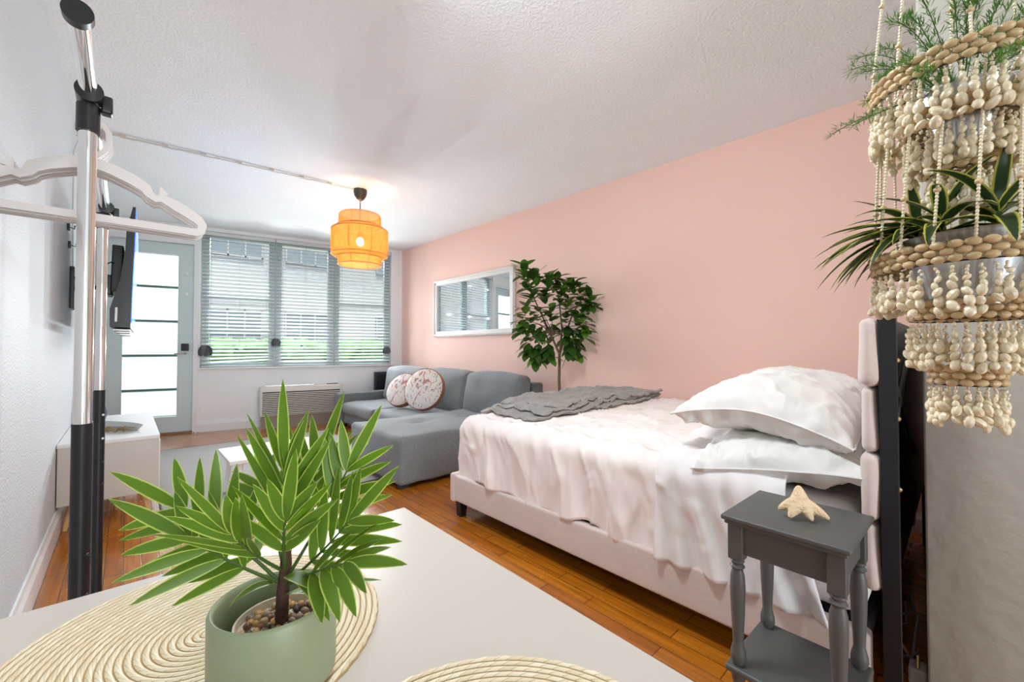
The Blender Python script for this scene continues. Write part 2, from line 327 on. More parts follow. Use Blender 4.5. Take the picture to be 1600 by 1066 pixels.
    def leaf(s, base, d, up, L, W, droop=0.0, fold=0.25, n=7, m=0, shape=1.0, twist=0.0):
        base = Vector(base); d = Vector(d).normalized(); up = Vector(up); side = d.cross(up)
        if side.length < 1e-4: side = d.cross(Vector((1, 0, 0)))
        side.normalize(); up = side.cross(d).normalized(); V = []; U = []; F = []
        if twist: q = Matrix.Rotation(twist, 3, d); side = q @ side; up = q @ up
        p = base.copy(); dd = d.copy()
        for i in range(n + 1):
            t = i / n; wd = W * (math.sin(math.pi * min(1, t ** shape * 0.97 + 0.03)) ** 0.75) * .5 if i < n else W * .01
            for j, u in enumerate((-1, 0, 1)):
                V.append(p + side * (u * wd) + up * (abs(u) * wd * fold)); U.append((0.5 + u * .5, t))
            dd = (dd + Vector((0, 0, -1)) * droop / n).normalized(); p = p + dd * (L / n)
            up = (up - dd * up.dot(dd)).normalized()
        for i in range(n):
            for j in range(2): F.append((i * 3 + j, i * 3 + j + 1, (i + 1) * 3 + j + 1, (i + 1) * 3 + j))
        return s.add(V, F, m, U)
    def build(s, name, mats, parent=None, smooth=True, loc=None, rotz=0.0, sub=0, angle=40):
        me = bpy.data.meshes.new(name); me.from_pydata(s.v, [], s.f)
        mats = mats if isinstance(mats, (list, tuple)) else [mats]
        for q in mats: me.materials.append(q)
        if len(mats) > 1: me.polygons.foreach_set('material_index', s.mi)
        if s.hasuv:
            ul = me.uv_layers.new(name='UVMap'); idx = np.empty(len(me.loops), dtype=np.int32); me.loops.foreach_get('vertex_index', idx)
            ul.data.foreach_set('uv', np.array(s.uv, dtype=np.float32)[idx].ravel())
        me.validate(); me.update()
        if smooth: me.shade_smooth(); me.set_sharp_from_angle(angle=R(angle))
        o = bpy.data.objects.new(name, me); COL.objects.link(o)
        if parent is not None: o.parent = parent
        if loc is not None: o.location = loc
        if rotz: o.rotation_euler.z = rotz
        if sub: md = o.modifiers.new('smooth', 'SUBSURF'); md.levels = sub; md.render_levels = sub
        return o

def tag(o, label=None, cat=None, group=None, kind=None):
    if label: o['label'] = label
    if cat: o['category'] = cat
    if group: o['group'] = group
    if kind: o['kind'] = kind
    return o
def thing(name, label, cat, loc=(0, 0, 0), rotz=0.0, group=None, kind=None):
    o = bpy.data.objects.new(name, None); o.empty_display_size = 0.1; COL.objects.link(o); o.location = loc; o.rotation_euler.z = rotz
    return tag(o, label, cat, group, kind)
def copy_tree(o, parent=None):
    c = o.copy(); COL.objects.link(c); c.parent = parent
    for ch in [x for x in o.children]: copy_tree(ch, c)
    return c
def nz(x, y, z, s=1.0, seed=0.0): return noise.noise(Vector((x * s + seed, y * s + seed * 1.7, z * s - seed)))

H = 2.43
# ---------------------------------------------------------------- the setting
FY = lambda x: 5.61 + 0.2126 * (2.975 - x)             # far (street) wall runs slightly askew
PX = lambda y: 2.975 + (5.6 - y) * 0.0255               # pink wall
XL = -0.265
MB().add([(-.5,-2.2,0),(3.4,-2.2,0),(3.4,6.6,0),(-.5,6.6,0),(-.5,-2.2,-.1),(3.4,-2.2,-.1),(3.4,6.6,-.1),(-.5,6.6,-.1)],
         [(0,1,2,3),(7,6,5,4),(0,4,5,1),(1,5,6,2),(2,6,7,3),(3,7,4,0)]).build('floor', M['floor'], smooth=False)['kind'] = 'structure'
MB().box(-.5, 3.4, -2.2, 6.6, H, H + .12).build('ceiling', M['ceiling'], smooth=False)['kind'] = 'structure'
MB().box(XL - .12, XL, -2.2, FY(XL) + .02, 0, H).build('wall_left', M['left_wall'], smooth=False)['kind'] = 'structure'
a, b = (PX(.0), 0.0), (PX(5.75), 5.75)
MB().add([(a[0],a[1],0),(b[0],b[1],0),(b[0]+.12,b[1],0),(a[0]+.12,a[1],0),(a[0],a[1],H),(b[0],b[1],H),(b[0]+.12,b[1],H),(a[0]+.12,a[1],H)],
         [(0,1,2,3),(7,6,5,4),(0,4,5,1),(1,5,6,2),(2,6,7,3),(3,7,4,0)]).build('wall_right', M['pink'], smooth=False)['kind'] = 'structure'
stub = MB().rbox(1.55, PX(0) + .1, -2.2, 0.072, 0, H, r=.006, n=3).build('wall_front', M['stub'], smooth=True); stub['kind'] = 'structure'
# far wall in its own frame: X to the right along the wall, Y outwards
FW = Matrix.Translation(Vector((0.6, FY(0.6), 0))) @ Matrix.Rotation(math.atan(-0.2126), 4, 'Z')
def fwb():
    m = MB(); m.xf = FW; return m
WL, WR, WB, WT = 0.03, 2.268, 0.757, 2.39
DL, DR, DT = -0.80, -0.036, 2.20
m = fwb(); T = .2
m.box(-.885, DL - .03, 0, T, 0, H); m.box(DL - .03, DR + .02, 0, T, DT + .02, H); m.box(DR + .02, WL, 0, T, 0, H)
m.box(WL, WR, 0, T, 0, WB); m.box(WL, WR, 0, T, WT, H); m.box(WR, 2.43, 0, T, 0, H)
m.build('wall_back', M['white_wall'], smooth=False)['kind'] = 'structure'
# baseboards
def base_profile(p0, p1, nrm, h=.10, t=.016):
    p0 = Vector((*p0, 0)); p1 = Vector((*p1, 0)); n = Vector((*nrm, 0)).normalized(); mb = MB()
    pr = [(0, 0), (t, 0), (t, h * .72), (t * .55, h * .86), (t * .4, h), (0, h)]
    V = [q + n * a_ + Vector((0, 0, b_)) for q in (p0, p1) for a_, b_ in pr]; k = len(pr)
    return mb.add(V, [(i, (i + 1) % k, k + (i + 1) % k, k + i) for i in range(k)] + [tuple(range(k)), tuple(reversed(range(k, 2 * k)))])
base_profile((XL, -2.2), (XL, FY(XL) - .02), (1, 0), .13).build('baseboard_left', M['trim'], smooth=False)['kind'] = 'structure'
p = FW @ Vector((.0, 0, 0)); q = FW @ Vector((2.42, 0, 0)); n_ = (FW.to_3x3() @ Vector((0, -1, 0)))
base_profile((p.x, p.y), (q.x, q.y), (n_.x, n_.y), .12).build('baseboard_back', M['trim'], smooth=False)['kind'] = 'structure'
base_profile((PX(.08), .08), (PX(5.58), 5.58), (-1, 0), .10).build('baseboard_right', M['trim'], smooth=False)['kind'] = 'structure'
# thin seam in the ceiling boards and window sill board
m = fwb(); m.rbox(WL - .02, WR + .03, -.03, .10, WB - .022, WB, r=.005, n=3); m.build('trim_1', M['trim'])['kind'] = 'structure'
m = fwb(); m.box(DL - .06, DL - .005, -.015, .06, 0, DT + .055); m.box(DR + .005, DR + .05, -.015, .06, 0, DT + .055); m.box(DL - .005, DR + .005, -.015, .06, DT + .005, DT + .055)
m.build('trim_2', M['trim'], smooth=False)['kind'] = 'structure'
m = fwb(); m.box(DL, DR, -.03, .12, 0.0, .018); m.build('trim_3', mat('worn_threshold', rgb(140, 104, 74), .6, vary=.3, vscale=30), smooth=False)['kind'] = 'structure'

# door
door = tag(thing('door_1', None, None), kind='structure')
m = fwb(); gl, gr, gb, gt = -.672, -.17, .20, 2.07
m.box(DL, gl, .03, .075, .02, DT); m.box(gr, DR, .03, .075, .02, DT); m.box(gl, gr, .03, .075, .02, gb); m.box(gl, gr, .03, .075, gt, DT)
m.box(gl, gl + .012, .022, .03, gb, gt); m.box(gr - .012, gr, .022, .03, gb, gt)
m.build('door_slab', M['door_paint'], door, smooth=False)
bars = [gb] + [.512, .903, 1.296, 1.69] + [gt]
for i in range(5):
    m = fwb(); m.box(gl, gr, .05, .056, bars[i] + .012, bars[i + 1] - .012); m.build('glass_panel', M['frost'], door, smooth=False)
for z in bars[1:-1]:
    m = fwb(); m.box(gl, gr, .026, .062, z - .012, z + .012); m.build('glazing_bar', M['green_bar'], door, smooth=False)
m = fwb(); m.rbox(-.145, -.075, -.004, .03, .955, 1.04, r=.008, n=3); m.build('keypad_lock', M['black'], door)
m = fwb(); m.tube([(-.105, .03, .925), (-.105, -.03, .925), (-.11, -.035, .925), (-.2, -.035, .925)], .009); m.lathe([(0, 0), (.026, 0), (.026, .01), (0, .01)], (0, 0, 0), 16); m.build('door_handle', M['steel'], door)
for z in (1.62, 1.86): 
    m = fwb(); m.rbox(-.118, -.086, .016, .03, z - .02, z + .02, r=.005, n=3); m.build('door_bolt', M['trim'], door)

# windows
cells = [(WL + .0, .80), (.80, 1.505), (1.505, WR)]
for i, (x0, x1) in enumerate(cells):
    wd = tag(thing('window_%d' % (i + 1), None, None), kind='structure')
    m = fwb(); f = .075; ya, yb = .10, .16
    m.box(x0, x0 + f, ya, yb, WB, WT); m.box(x1 - f, x1, ya, yb, WB, WT); m.box(x0 + f, x1 - f, ya, yb, WB, WB + .05); m.box(x0 + f, x1 - f, ya, yb, WT - .05, WT)
    if i != 1: m.box(x0 + f, x1 - f, ya, yb - .02, 1.60, 1.64)
    if i == 0: m.box(x0 + f, x1 - f, ya, yb - .02, 1.19, 1.215)
    m.build('window_frame', M['alu'], wd, smooth=False)
    m = fwb(); m.box(x0 + f, x1 - f, .13, .134, WB + .05, WT - .05); m.build('window_pane', M['glass'], wd, smooth=False)

# blinds
bl_lab = ['white slatted venetian blind nearest the door, its bottom slats crooked', 'white slatted venetian blind in the middle of the three', 'white slatted venetian blind nearest the pink wall']
for i, (x0, x1) in enumerate([(WL + .008, .795), (.803, 1.50), (1.508, WR - .008)]):
    t = thing('venetian_blind', bl_lab[i], 'window blind', group='blinds on the big window')
    m = fwb(); m.rbox(x0, x1, .012, .062, WT - .045, WT - .003, r=.004, n=3); m.build('headrail', M['slat'], t)
    m = fwb(); rng = random.Random(i); k = 0; z = WT - .06; nsl = 0
    while z > WB + .035:
        tilt = R(24 + rng.uniform(-2, 2)); hw = .0245; cy, cz = .037, z; sk = 0.0
        if i == 0 and z < WB + .16: sk = .035 * (1 - (z - WB - .03) / .13)
        dy = math.cos(tilt) * hw; dz = math.sin(tilt) * hw
        V = []
        for xx, ss in ((x0 + .004, -sk * .2), (x1 - .004, sk)):
            for a_, b_ in ((-1, 0), (0, 1), (1, 0)): V.append((xx, cy + a_ * dy, cz + a_ * dz + b_ * .003 + ss))
        V += [(v[0], v[1], v[2] - .0022) for v in V]
        m.add(V, [(0, 3, 4, 1), (1, 4, 5, 2), (6, 7, 10, 9), (7, 8, 11, 10), (0, 6, 9, 3), (2, 5, 11, 8), (0, 1, 7, 6), (1, 2, 8, 7), (3, 9, 10, 4), (4, 10, 11, 5)]); z -= .0445; nsl += 1
    m.build('slats', M['slat'], t, smooth=False)
    m = fwb(); m.rbox(x0, x1, .015, .06, WB + .003, WB + .018, r=.004, n=3); m.build('bottom_rail', M['slat'], t)
    m = fwb()
    for fx in (.12, .5, .88):
        xx = x0 + (x1 - x0) * fx
        for yy in (.013, .061): m.box(xx - .0012, xx + .0012, yy - .0012, yy + .0012, WB + .015, WT - .02)
    m.build('ladder_cord', M['cord'], t, smooth=False)
# tassels gathered in the blind cords
tl = ['grey fabric tassel hanging at the left end of the window, by the door', 'grey fabric tassel hanging highest, between left and middle blinds', 'grey fabric tassel hanging by the pink wall end of the window']
for i, (tx, tz, s) in enumerate([(.088, .955, 1.15), (.81, 1.06, .9), (2.195, .955, .9)]):
    t = thing('fabric_tassel', tl[i], 'tassel', group='grey tassels on the blinds')
    m = fwb(); rng = random.Random(20 + i)
    for k in range(15):
        an = 2 * math.pi * k / 15; rr = .055 * s
        m.leaf((tx, -.045, tz + .055 * s), (math.cos(an) * .8, math.sin(an) * .6, rng.uniform(-.3, .3)), (0, 0, 1), .13 * s, .04 * s, 4.2, .5, 8)
    m.ell((tx, -.04, tz), .052 * s, .032 * s, .05 * s, n=12, k=8); m.build('tassel_head', M['tassel'], t)
    m = fwb(); m.tube([(tx, -.04, tz + .04), (tx, -.022, tz + .3), (tx, -.004, WT - .05)], .002, 5); m.build('pull_cord', M['cord'], t)

# packaged terminal air conditioner
ac = thing('air_conditioner', 'cream through-wall air conditioner under the window', 'air conditioner')
m = fwb(); m.rbox(.64, 1.58, -.215, 0, .15, .515, r=.02, n=4); m.build('casing', M['ac'], ac)
m = fwb(); m.box(.66, 1.56, -.19, 0, .0, .15); m.build('wall_sleeve', mat('brown_grey_sleeve', rgb(150, 136, 124), .6), ac, smooth=False)
m = fwb()
for k in range(12): m.rbox(.665, 1.555, -.224, -.205, .175 + k * .0225, .186 + k * .0225, r=.004, n=3)
m.build('intake_louvers', M['ac'], ac)
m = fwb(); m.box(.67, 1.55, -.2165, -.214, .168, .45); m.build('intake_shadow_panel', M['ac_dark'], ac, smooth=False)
m = fwb(); m.box(.70, 1.24, -.19, -.06, .516, .5185); m.build('vent_recess', M['ac_dark'], ac, smooth=False)
m = fwb()
for k in range(19): m.box(.71 + k * .028, .713 + k * .028, -.188, -.062, .5185, .524)
for yy in (-.19, -.127, -.066): m.box(.70, 1.24, yy, yy + .004, .518, .526)
m.build('outlet_grille', M['steel'], ac, smooth=False)
m = fwb(); m.rbox(1.40, 1.53, -.16, -.09, .514, .522, r=.003, n=3); m.build('control_lid', M['ac_dark'], ac)

# ---------------------------------------------------------------- outside
tag(MB().box(-12, 16, 6.7, 30, -.35, -.3).build('street_ground', M['ground'], smooth=False), kind='structure')
hd = MB(); rng = random.Random(3)
def hfn(u, v):
    x = -2 + 9 * u; 
    if v < .5: y = 8.7 - .12 * math.sin(v * math.pi); z = -.3 + 1.42 * v * 2
    else: y = 8.7 + (v - .5) * 1.6; z = 1.12
    d = nz(x, y, z, 5) * .14 + nz(x, y, z, 14) * .08
    return (x, y + d, z + d * (1 if v > .4 else 0))
hd.grid(hfn, 160, 24); tag(hd.build('hedge', M['hedge'], angle=80), 'green clipped hedge outside seen through the lower blind slats', 'hedge')
bd = thing('apartment_building', 'pale building across the street seen through the blinds', 'building')
MB().box(-8, 13, 14, 20, -.3, 9).build('wall', M['outwall'], bd, smooth=False)
for fx in (-1.2, 1.6, 3.5, 6.4, 8.8):
    for z0 in (.75, 3.6):
        f = MB().box(fx, fx + 1.3, 13.93, 14, z0, z0 + 1.35).build('window', M['outwin'], bd, smooth=False)
        g = MB()
        for k in range(4): g.box(fx + k * .42, fx + .04 + k * .42, 13.9, 13.93, z0, z0 + 1.35)
        for k in range(3): g.box(fx, fx + 1.3, 13.9, 13.93, z0 + k * .655, z0 + .04 + k * .655)
        g.build('window_grid', M['outwall'], f, smooth=False)

# ---------------------------------------------------------------- ceiling items
lx, ly = 1.545, 3.71
lamp = thing('pendant_lamp', 'woven bamboo pendant lamp glowing warm under the ceiling', 'lamp', (lx, ly, H))
MB().lathe([(0, 0), (.058, 0), (.060, -.02), (.052, -.055), (.034, -.085), (.014, -.10), (0, -.102)], n=28).build('ceiling_cup', mat('dark_brown_plastic', rgb(66, 54, 44), .4), lamp)
MB().tube([(0, 0, -.1), (0, 0, -.40)], .004, 6).build('cord', M['black'], lamp)
MB().lathe([(0, -.385), (.018, -.385), (.02, -.44), (0, -.445)], n=14).build('lamp_holder', M['black'], lamp)
sh = MB().lathe([(.172, -.235), (.182, -.245), (.184, -.335)], n=72, uv=True); sh.lathe([(.200, -.345), (.243, -.375), (.247, -.42), (.247, -.565), (.243, -.60), (.205, -.625)], n=72, uv=True)
sh.lathe([(.188, -.61), (.19, -.66), (.186, -.69)], n=72, uv=True)
# uv scale: around 1, height scaled so that the strips cross at about 45 degrees
sh.uv = [(u, v / 1.5) for u, v in sh.uv]
so = sh.build('lamp_shade', M['weave'], lamp, angle=80)
rm = MB()
for r_, z_ in ((.172, -.235), (.185, -.335), (.202, -.345), (.243, -.375), (.243, -.60), (.205, -.625), (.188, -.61), (.186, -.69)):
    rm.lathe([(r_ + .004 * math.cos(t_), z_ + .004 * math.sin(t_)) for t_ in [i * math.pi / 3 for i in range(7)]], n=60)
for k in range(8):
    an = k * math.pi / 4; c_, s_ = math.cos(an), math.sin(an)
    rm.tube([(.172 * c_, .172 * s_, -.24), (.184 * c_, .184 * s_, -.34), (.24 * c_, .24 * s_, -.38), (.24 * c_, .24 * s_, -.6), (.188 * c_, .188 * s_, -.62), (.186 * c_, .186 * s_, -.69)], .003, 5)
for k in range(3):
    an = k * 2.094; rm.tube([(.01 * math.cos(an), .01 * math.sin(an), -.39), (.182 * math.cos(an), .182 * math.sin(an), -.30)], .002, 4)
rm.build('bamboo_rims', M['bamboo'], so)
MB().ell((0, 0, -.475), .034, .034, .042, n=16, k=10).build('light_bulb', mat('warm_bulb', (1, .9, .7), .5, emit=(1.0, .80, .50), es=14), lamp)
pl = bpy.data.lights.new('pendant_lamp_light', 'POINT'); pl.energy = 13.0; pl.color = (1, .72, .42); pl.shadow_soft_size = .045
plo = bpy.data.objects.new('pendant_lamp_light', pl); COL.objects.link(plo); plo.location = (lx, ly, H - .475)
cc = MB(); P0 = Vector((XL, 3.87, H - .006)); P1 = Vector((lx - .05, ly + .003, H - .006))
dirn = (P1 - P0).normalized(); sd = Vector((-dirn.y, dirn.x, 0)) * .008
for i in range(24):
    a_ = P0.lerp(P1, i / 24); b_ = P0.lerp(P1, (i + 1) / 24); dz = Vector((0, 0, -.004 - .003 * (i % 3 == 0)))
    cc.tube([a_ + sd * .5 + dz, b_ + sd * .5 + dz], .0045, 6); cc.tube([a_ - sd * .5 + dz, b_ - sd * .5 + dz], .0045, 6)
    if i % 3 == 0: cc.box(a_.x - .012, a_.x + .02, a_.y - .016, a_.y + .016, H - .014, H)
tag(cc.build('ceiling_cable_run', M['channel']), 'pale twin cable clipped across the ceiling to the pendant lamp', 'cable')
wc = MB().tube([(XL + .004, 3.84, H - .02), (XL + .03, 3.80, H - .07), (XL + .012, 3.79, H - .10), (XL + .03, 3.74, H - .12), (XL + .008, 3.70, 2.2), (XL + .006, 3.74, 1.9), (XL + .006, 3.8, 1.5)], .0035, 6)
tag(wc.build('loose_wall_cable', M['cable']), 'thin pale cable dropping from a ceiling hook down the left wall', 'cable')

# ---------------------------------------------------------------- mirror
mir = thing('wall_mirror', 'long white framed mirror hanging on the pink wall above the sofa', 'mirror')
y0, y1, z0, z1 = 3.212, 4.735, 1.135, 1.87
mxf = Matrix.Translation(Vector((PX(4.0) - .002, 4.0, 0))) @ Matrix.Rotation(math.atan(.0255), 4, 'Z')
m = MB(); m.xf = mxf; fw_ = .075; a0, a1 = y0 - 4, y1 - 4
def bar(mb, ya, yb, za, zb): mb.rbox(-.03, 0, ya, yb, za, zb, r=.008, n=3)
bar(m, a0, a1, z0, z0 + fw_ * .9); bar(m, a0, a1, z1 - fw_ * .9, z1); bar(m, a0, a0 + fw_, z0, z1); bar(m, a1 - fw_, a1, z0, z1)
for ya, yb, za, zb in ((a0 + .012, a1 - .012, z0 + .012, z0 + .03), (a0 + .012, a1 - .012, z1 - .03, z1 - .012), (a0 + .012, a0 + .03, z0 + .012, z1 - .012), (a1 - .03, a1 - .012, z0 + .012, z1 - .012)):
    m.rbox(-.038, -.02, ya, yb, za, zb, r=.006, n=3)
m.build('frame', M['frame_white'], mir)
m = MB(); m.xf = mxf; m.box(-.014, -.006, a0 + fw_ - .005, a1 - fw_ + .005, z0 + .06, z1 - .06); m.build('mirror_glass', M['mirror'], mir, smooth=False)

# ---------------------------------------------------------------- sofa
sofa = thing('corner_sofa', 'grey tweed corner sofa with chaise along the pink wall', 'sofa', (2.1, 3.9, 0))
inv = Matrix.Translation(Vector((-2.1, -3.9, 0)))
def sob(): m = MB(); m.xf = inv; return m
def puff(amount, seed, x0, x1, y0, y1, z0, z1):
    cx, cy, cz = (x0 + x1) / 2, (y0 + y1) / 2, (z0 + z1) / 2; hx, hy, hz = (x1 - x0) / 2, (y1 - y0) / 2, (z1 - z0) / 2
    def fn(p, n):
        u, v, w_ = (p.x - cx) / hx, (p.y - cy) / hy, (p.z - cz) / hz
        b_ = Vector((n.x * (1 - v * v) * (1 - w_ * w_), n.y * (1 - u * u) * (1 - w_ * w_), n.z * (1 - u * u) * (1 - v * v)))
        e = nz(p.x, p.y, p.z, 6, seed) * .012
        return p + b_ * amount + n * e
    return fn
def soft(mb, x0, x1, y0, y1, z0, z1, r, amount, seed=0, n=10, extra=None):
    f0 = puff(amount, seed, x0, x1, y0, y1, z0, z1)
    mb.rbox(x0, x1, y0, y1, z0, z1, r=r, n=n, fn=(lambda p, nn: extra(f0(p, nn), nn)) if extra else f0)
m = sob(); m.rbox(2.02, 2.80, 3.5, 5.30, .05, .20, r=.015, n=4); m.build('seat_base', M['sofa'], sofa)
def tuft(p, nn):
    for (tx, ty) in ((1.78, 3.06), (2.2, 3.06)):
        d = math.hypot(p.x - tx, p.y - ty)
        if p.z > .3: p = p + Vector((0, 0, -.035 * math.exp(-(d / .07) ** 2)))
    return p
m = sob(); soft(m, 1.38, 2.52, 2.625, 3.48, .03, .365, .03, .025, 3, 16, tuft); m.build('chaise', M['sofa'], sofa)
m = sob(); soft(m, 2.40, 2.72, 2.64, 3.49, .06, .34, .03, .01, 4, 8); m.build('chaise_rear', M['sofa'], sofa)
for (ya, yb, sd_) in ((3.50, 4.405, 5), (4.415, 5.29, 6)):
    m = sob(); soft(m, 1.99, 2.72, ya, yb, .17, .31, .035, .02, sd_, 10); m.build('seat_cushion', M['sofa'], sofa)
m = sob(); m.rbox(1.97, 2.84, 5.30, 5.47, .03, .415, r=.02, n=5); m.build('armrest', M['sofa'], sofa)
def lean(k): return lambda p, nn: p + Vector(((p.z - .3) * k, 0, 0))
m = sob(); m.rbox(2.72, 2.84, 2.66, 5.47, .05, .665, r=.03, n=6, fn=lambda p, nn: p + Vector(((p.z - .1) * .06, 0, 0))); m.build('back_frame', M['sofa'], sofa)
for (ya, yb, sd_) in ((2.68, 3.48, 8), (3.485, 4.375, 9), (4.38, 5.27, 10)):
    m = sob(); soft(m, 2.50, 2.67, ya, yb, .32, .735, .05, .03, sd_, 10, lean(.16)); m.build('back_cushion', M['sofa'], sofa)
for x, y in ((1.45, 2.7), (1.45, 3.4), (2.7, 2.7), (2.05, 5.38), (2.75, 5.38)): m = sob(); m.box(x - .03, x + .03, y - .03, y + .03, 0, .05); m.build('foot', M['sofa_dark'], sofa, smooth=False)
for (c, rad, rz, ry, lab, ct) in (((2.29, 3.82, .555), .215, R(-30), R(-20), 'larger round floral cushion in front, rust edge facing right', 'cushion'), ((2.27, 4.25, .515), .19, R(-26), R(-30), 'smaller round floral cushion leaning behind the larger one', 'cushion')):
    t = thing('round_cushion', lab, ct, c, 0, 'round floral cushions on the sofa'); t.rotation_euler = (0, ry * -1, -rz)
    prof = [(0, .075), (rad * .4, .072), (rad * .7, .061), (rad * .9, .045), (rad, .03)]
    rot = Matrix.Rotation(R(90), 4, 'Y')
    m = MB(); m.xf = rot; m.lathe([(r_, z_) for r_, z_ in prof], n=40); m.lathe([(r_, -z_) for r_, z_ in reversed(prof)], n=40); m.build('cover', M['floral'], t, angle=60)
    m = MB(); m.xf = rot; m.lathe([(rad, .028), (rad + .006, .03), (rad + .008, 0), (rad + .006, -.03), (rad, -.028)], n=40); m.build('side_band', M['rust'], t)

sp = thing('speaker_box', 'dark box standing in the corner behind the sofa arm', 'speaker', (2.66, 5.575, 0), math.atan(-.2126))
MB().rbox(-.11, .11, -.05, .05, 0, .655, r=.008, n=3).build('cabinet', mat('dark_navy_cabinet', rgb(44, 44, 56), .6), sp)
MB().box(-.095, .095, -.052, -.049, .05, .63).build('grille', M['black'], sp, smooth=False)

# ---------------------------------------------------------------- ficus tree
tree = thing('ficus_tree', 'small green leafy tree on a thin trunk between bed and sofa', 'tree', (2.79, 2.40, 0))
MB().lathe([(0, 0), (.10, 0), (.13, .24), (.135, .26), (.12, .26), (.115, .23), (0, .225)], n=28).build('planter_pot', M['greypaint'], tree)
rng = random.Random(11)
tk = MB(); tk.tube([(.0, 0, .2), (.012, 0, .45), (-.004, .004, .7), (.0, 0, .95)], [.016, .015, .013, .013], 9)
cams_r = Vector((.734, -.679, 0)); cams_f = Vector((.679, .734, 0))
def TP(a_, b_, z): return cams_r * a_ + cams_f * b_ + Vector((0, 0, z))
tips = []
limbs = [((0, 0, .93), (-.10, .02, 1.16), (-.22, .03, 1.42), (-.30, .02, 1.66)), ((0, 0, .93), (.02, -.02, 1.15), (.0, .03, 1.4), (-.04, .0, 1.60)), ((0, 0, .93), (.06, .03, 1.12), (.12, .0, 1.3), (.22, -.02, 1.46))]
for L_ in limbs:
    P_ = [TP(*q) for q in L_]; tk.tube(P_, [.010, .008, .006, .004], 7)
blobs = [(-.28,.02,1.62),(-.31,-.02,1.72),(-.20,.06,1.66),(-.10,-.05,1.62),(-.02,.06,1.62),(.03,-.04,1.58),(.13,.03,1.58),(.17,-.05,1.50),(-.24,-.08,1.50),(-.12,.05,1.50),(.0,-.10,1.47),(.09,.08,1.44),(.27,-.02,1.44),(.20,.02,1.36),
         (-.30,.05,1.36),(-.20,-.10,1.34),(-.08,-.02,1.34),(.04,-.12,1.32),(.14,-.06,1.27),(-.33,-.05,1.24),(-.25,.08,1.20),(-.16,-.08,1.17),(-.05,.08,1.20),(.05,-.05,1.18),(.15,.05,1.16),(.22,-.04,1.19),(-.27,-.02,1.07),(-.18,.04,1.02),(-.10,-.04,1.02),(.08,-.03,1.05),(.14,.04,1.04),(-.22,-.06,.99)]
fo = MB()
for bi, bq in enumerate(blobs):
    c_ = TP(*bq); near = min((TP(*q) for L_ in limbs for q in L_[1:]), key=lambda q: (q - c_).length)
    if near.z > c_.z + .05: near = TP(-.06, .01, 1.12)
    tk.tube([near, near.lerp(c_, .5) + Vector((0, 0, .02)), c_], [.004, .003, .002], 5)
    ax = (c_ - TP(-.04, 0, 1.25)).normalized()
    for k in range(13):
        an = k * 2.4 + rng.random(); d_ = Vector((math.cos(an), math.sin(an), rng.uniform(-.5, .7))) + ax * .7
        fo.leaf(c_ + Vector((0, 0, -.01 * k)), d_, (0, 0, 1), rng.uniform(.11, .15), rng.uniform(.060, .078), rng.uniform(.1, 1.0), .12, 6, m=1 if rng.random() < .28 else 0)
tk.build('trunk', M['bark'], tree)
# keep leaves off the pink wall
lim = 3.045 - 2.79
fo.v = [(min(x, lim - .012) if x > lim - .012 else x, y, z) for x, y, z in fo.v]
fo.build('foliage', [M['ficus'], M['ficus2']], tree, angle=80)

# ---------------------------------------------------------------- bed
BX0, BX1, BY0, BY1 = 1.42, 2.955, .12, 2.075
bed = thing('upholstered_bed', 'blush velvet upholstered bed frame with channelled headboard', 'bed', (2.18, 1.1, 0))
bi_ = Matrix.Translation(Vector((-2.18, -1.1, 0)))
def bb(): m = MB(); m.xf = bi_; return m
m = bb(); m.rbox(BX0, BX0 + .045, .17, BY1 - .03, .088, .238, r=.012, n=5); m.build('side_rail', M['velvet'], bed)
m = bb(); m.rbox(BX1 - .045, BX1, .17, BY1 - .03, .088, .238, r=.012, n=4); m.build('side_rail', M['velvet'], bed)
m = bb(); m.rbox(BX0 - .004, BX1 + .004, BY1 - .045, BY1, .08, .245, r=.012, n=5); m.build('foot_rail', M['velvet'], bed)
m = bb(); m.box(BX0 + .04, BX1 - .04, .18, BY1 - .05, .19, .22); m.build('slat_deck', M['black'], bed, smooth=False)
for x, y in ((BX0 + .01, BY1 - .09), (BX1 - .07, BY1 - .09), (2.15, 1.1)):
    m = bb(); m.add([(x, y, .09), (x + .05, y, .09), (x + .05, y + .05, .09), (x, y + .05, .09), (x + .006, y + .006, 0), (x + .044, y + .006, 0), (x + .044, y + .044, 0), (x + .006, y + .044, 0)], [(3, 2, 1, 0), (4, 5, 6, 7), (0, 1, 5, 4), (1, 2, 6, 5), (2, 3, 7, 6), (3, 0, 4, 7)]); m.build('leg', M['black'], bed, smooth=False)
for k in range(4):
    zz = .355 + k * .177; m = bb(); soft(m, BX0 - .003, BX1 + .003, .148, .186, zz, zz + .174, .018, .004, 30 + k, 8); m.build('headboard_channel', M['velvet'], bed)
hb = bb(); hb.box(BX0 + .02, BX1 - .02, .128, .15, .35, 1.06); hb.build('headboard_back', M['black'], bed, smooth=False)
for x in (BX0, BX1 - .03):
    m = bb(); m.box(x, x + .03, .112, .146, 0, 1.06); m.build('headboard_post', M['black_satin'], bed, smooth=False)
for (xa, za, xb_, zb_) in ((BX0 + .03, .9, 2.1, .60), (BX0 + .03, .78, 2.0, 1.02)): m = bb(); m.tube([(xa, .12, za), (xb_, .12, zb_)], .006, 5); m.build('frame_strut', M['steel'], bed)
for zz in (.95, .80, .62): m = bb(); m.ell((BX0 + .032, .114, zz), .007, .007, .007); m.build('bolt_head', M['brass'], bed)

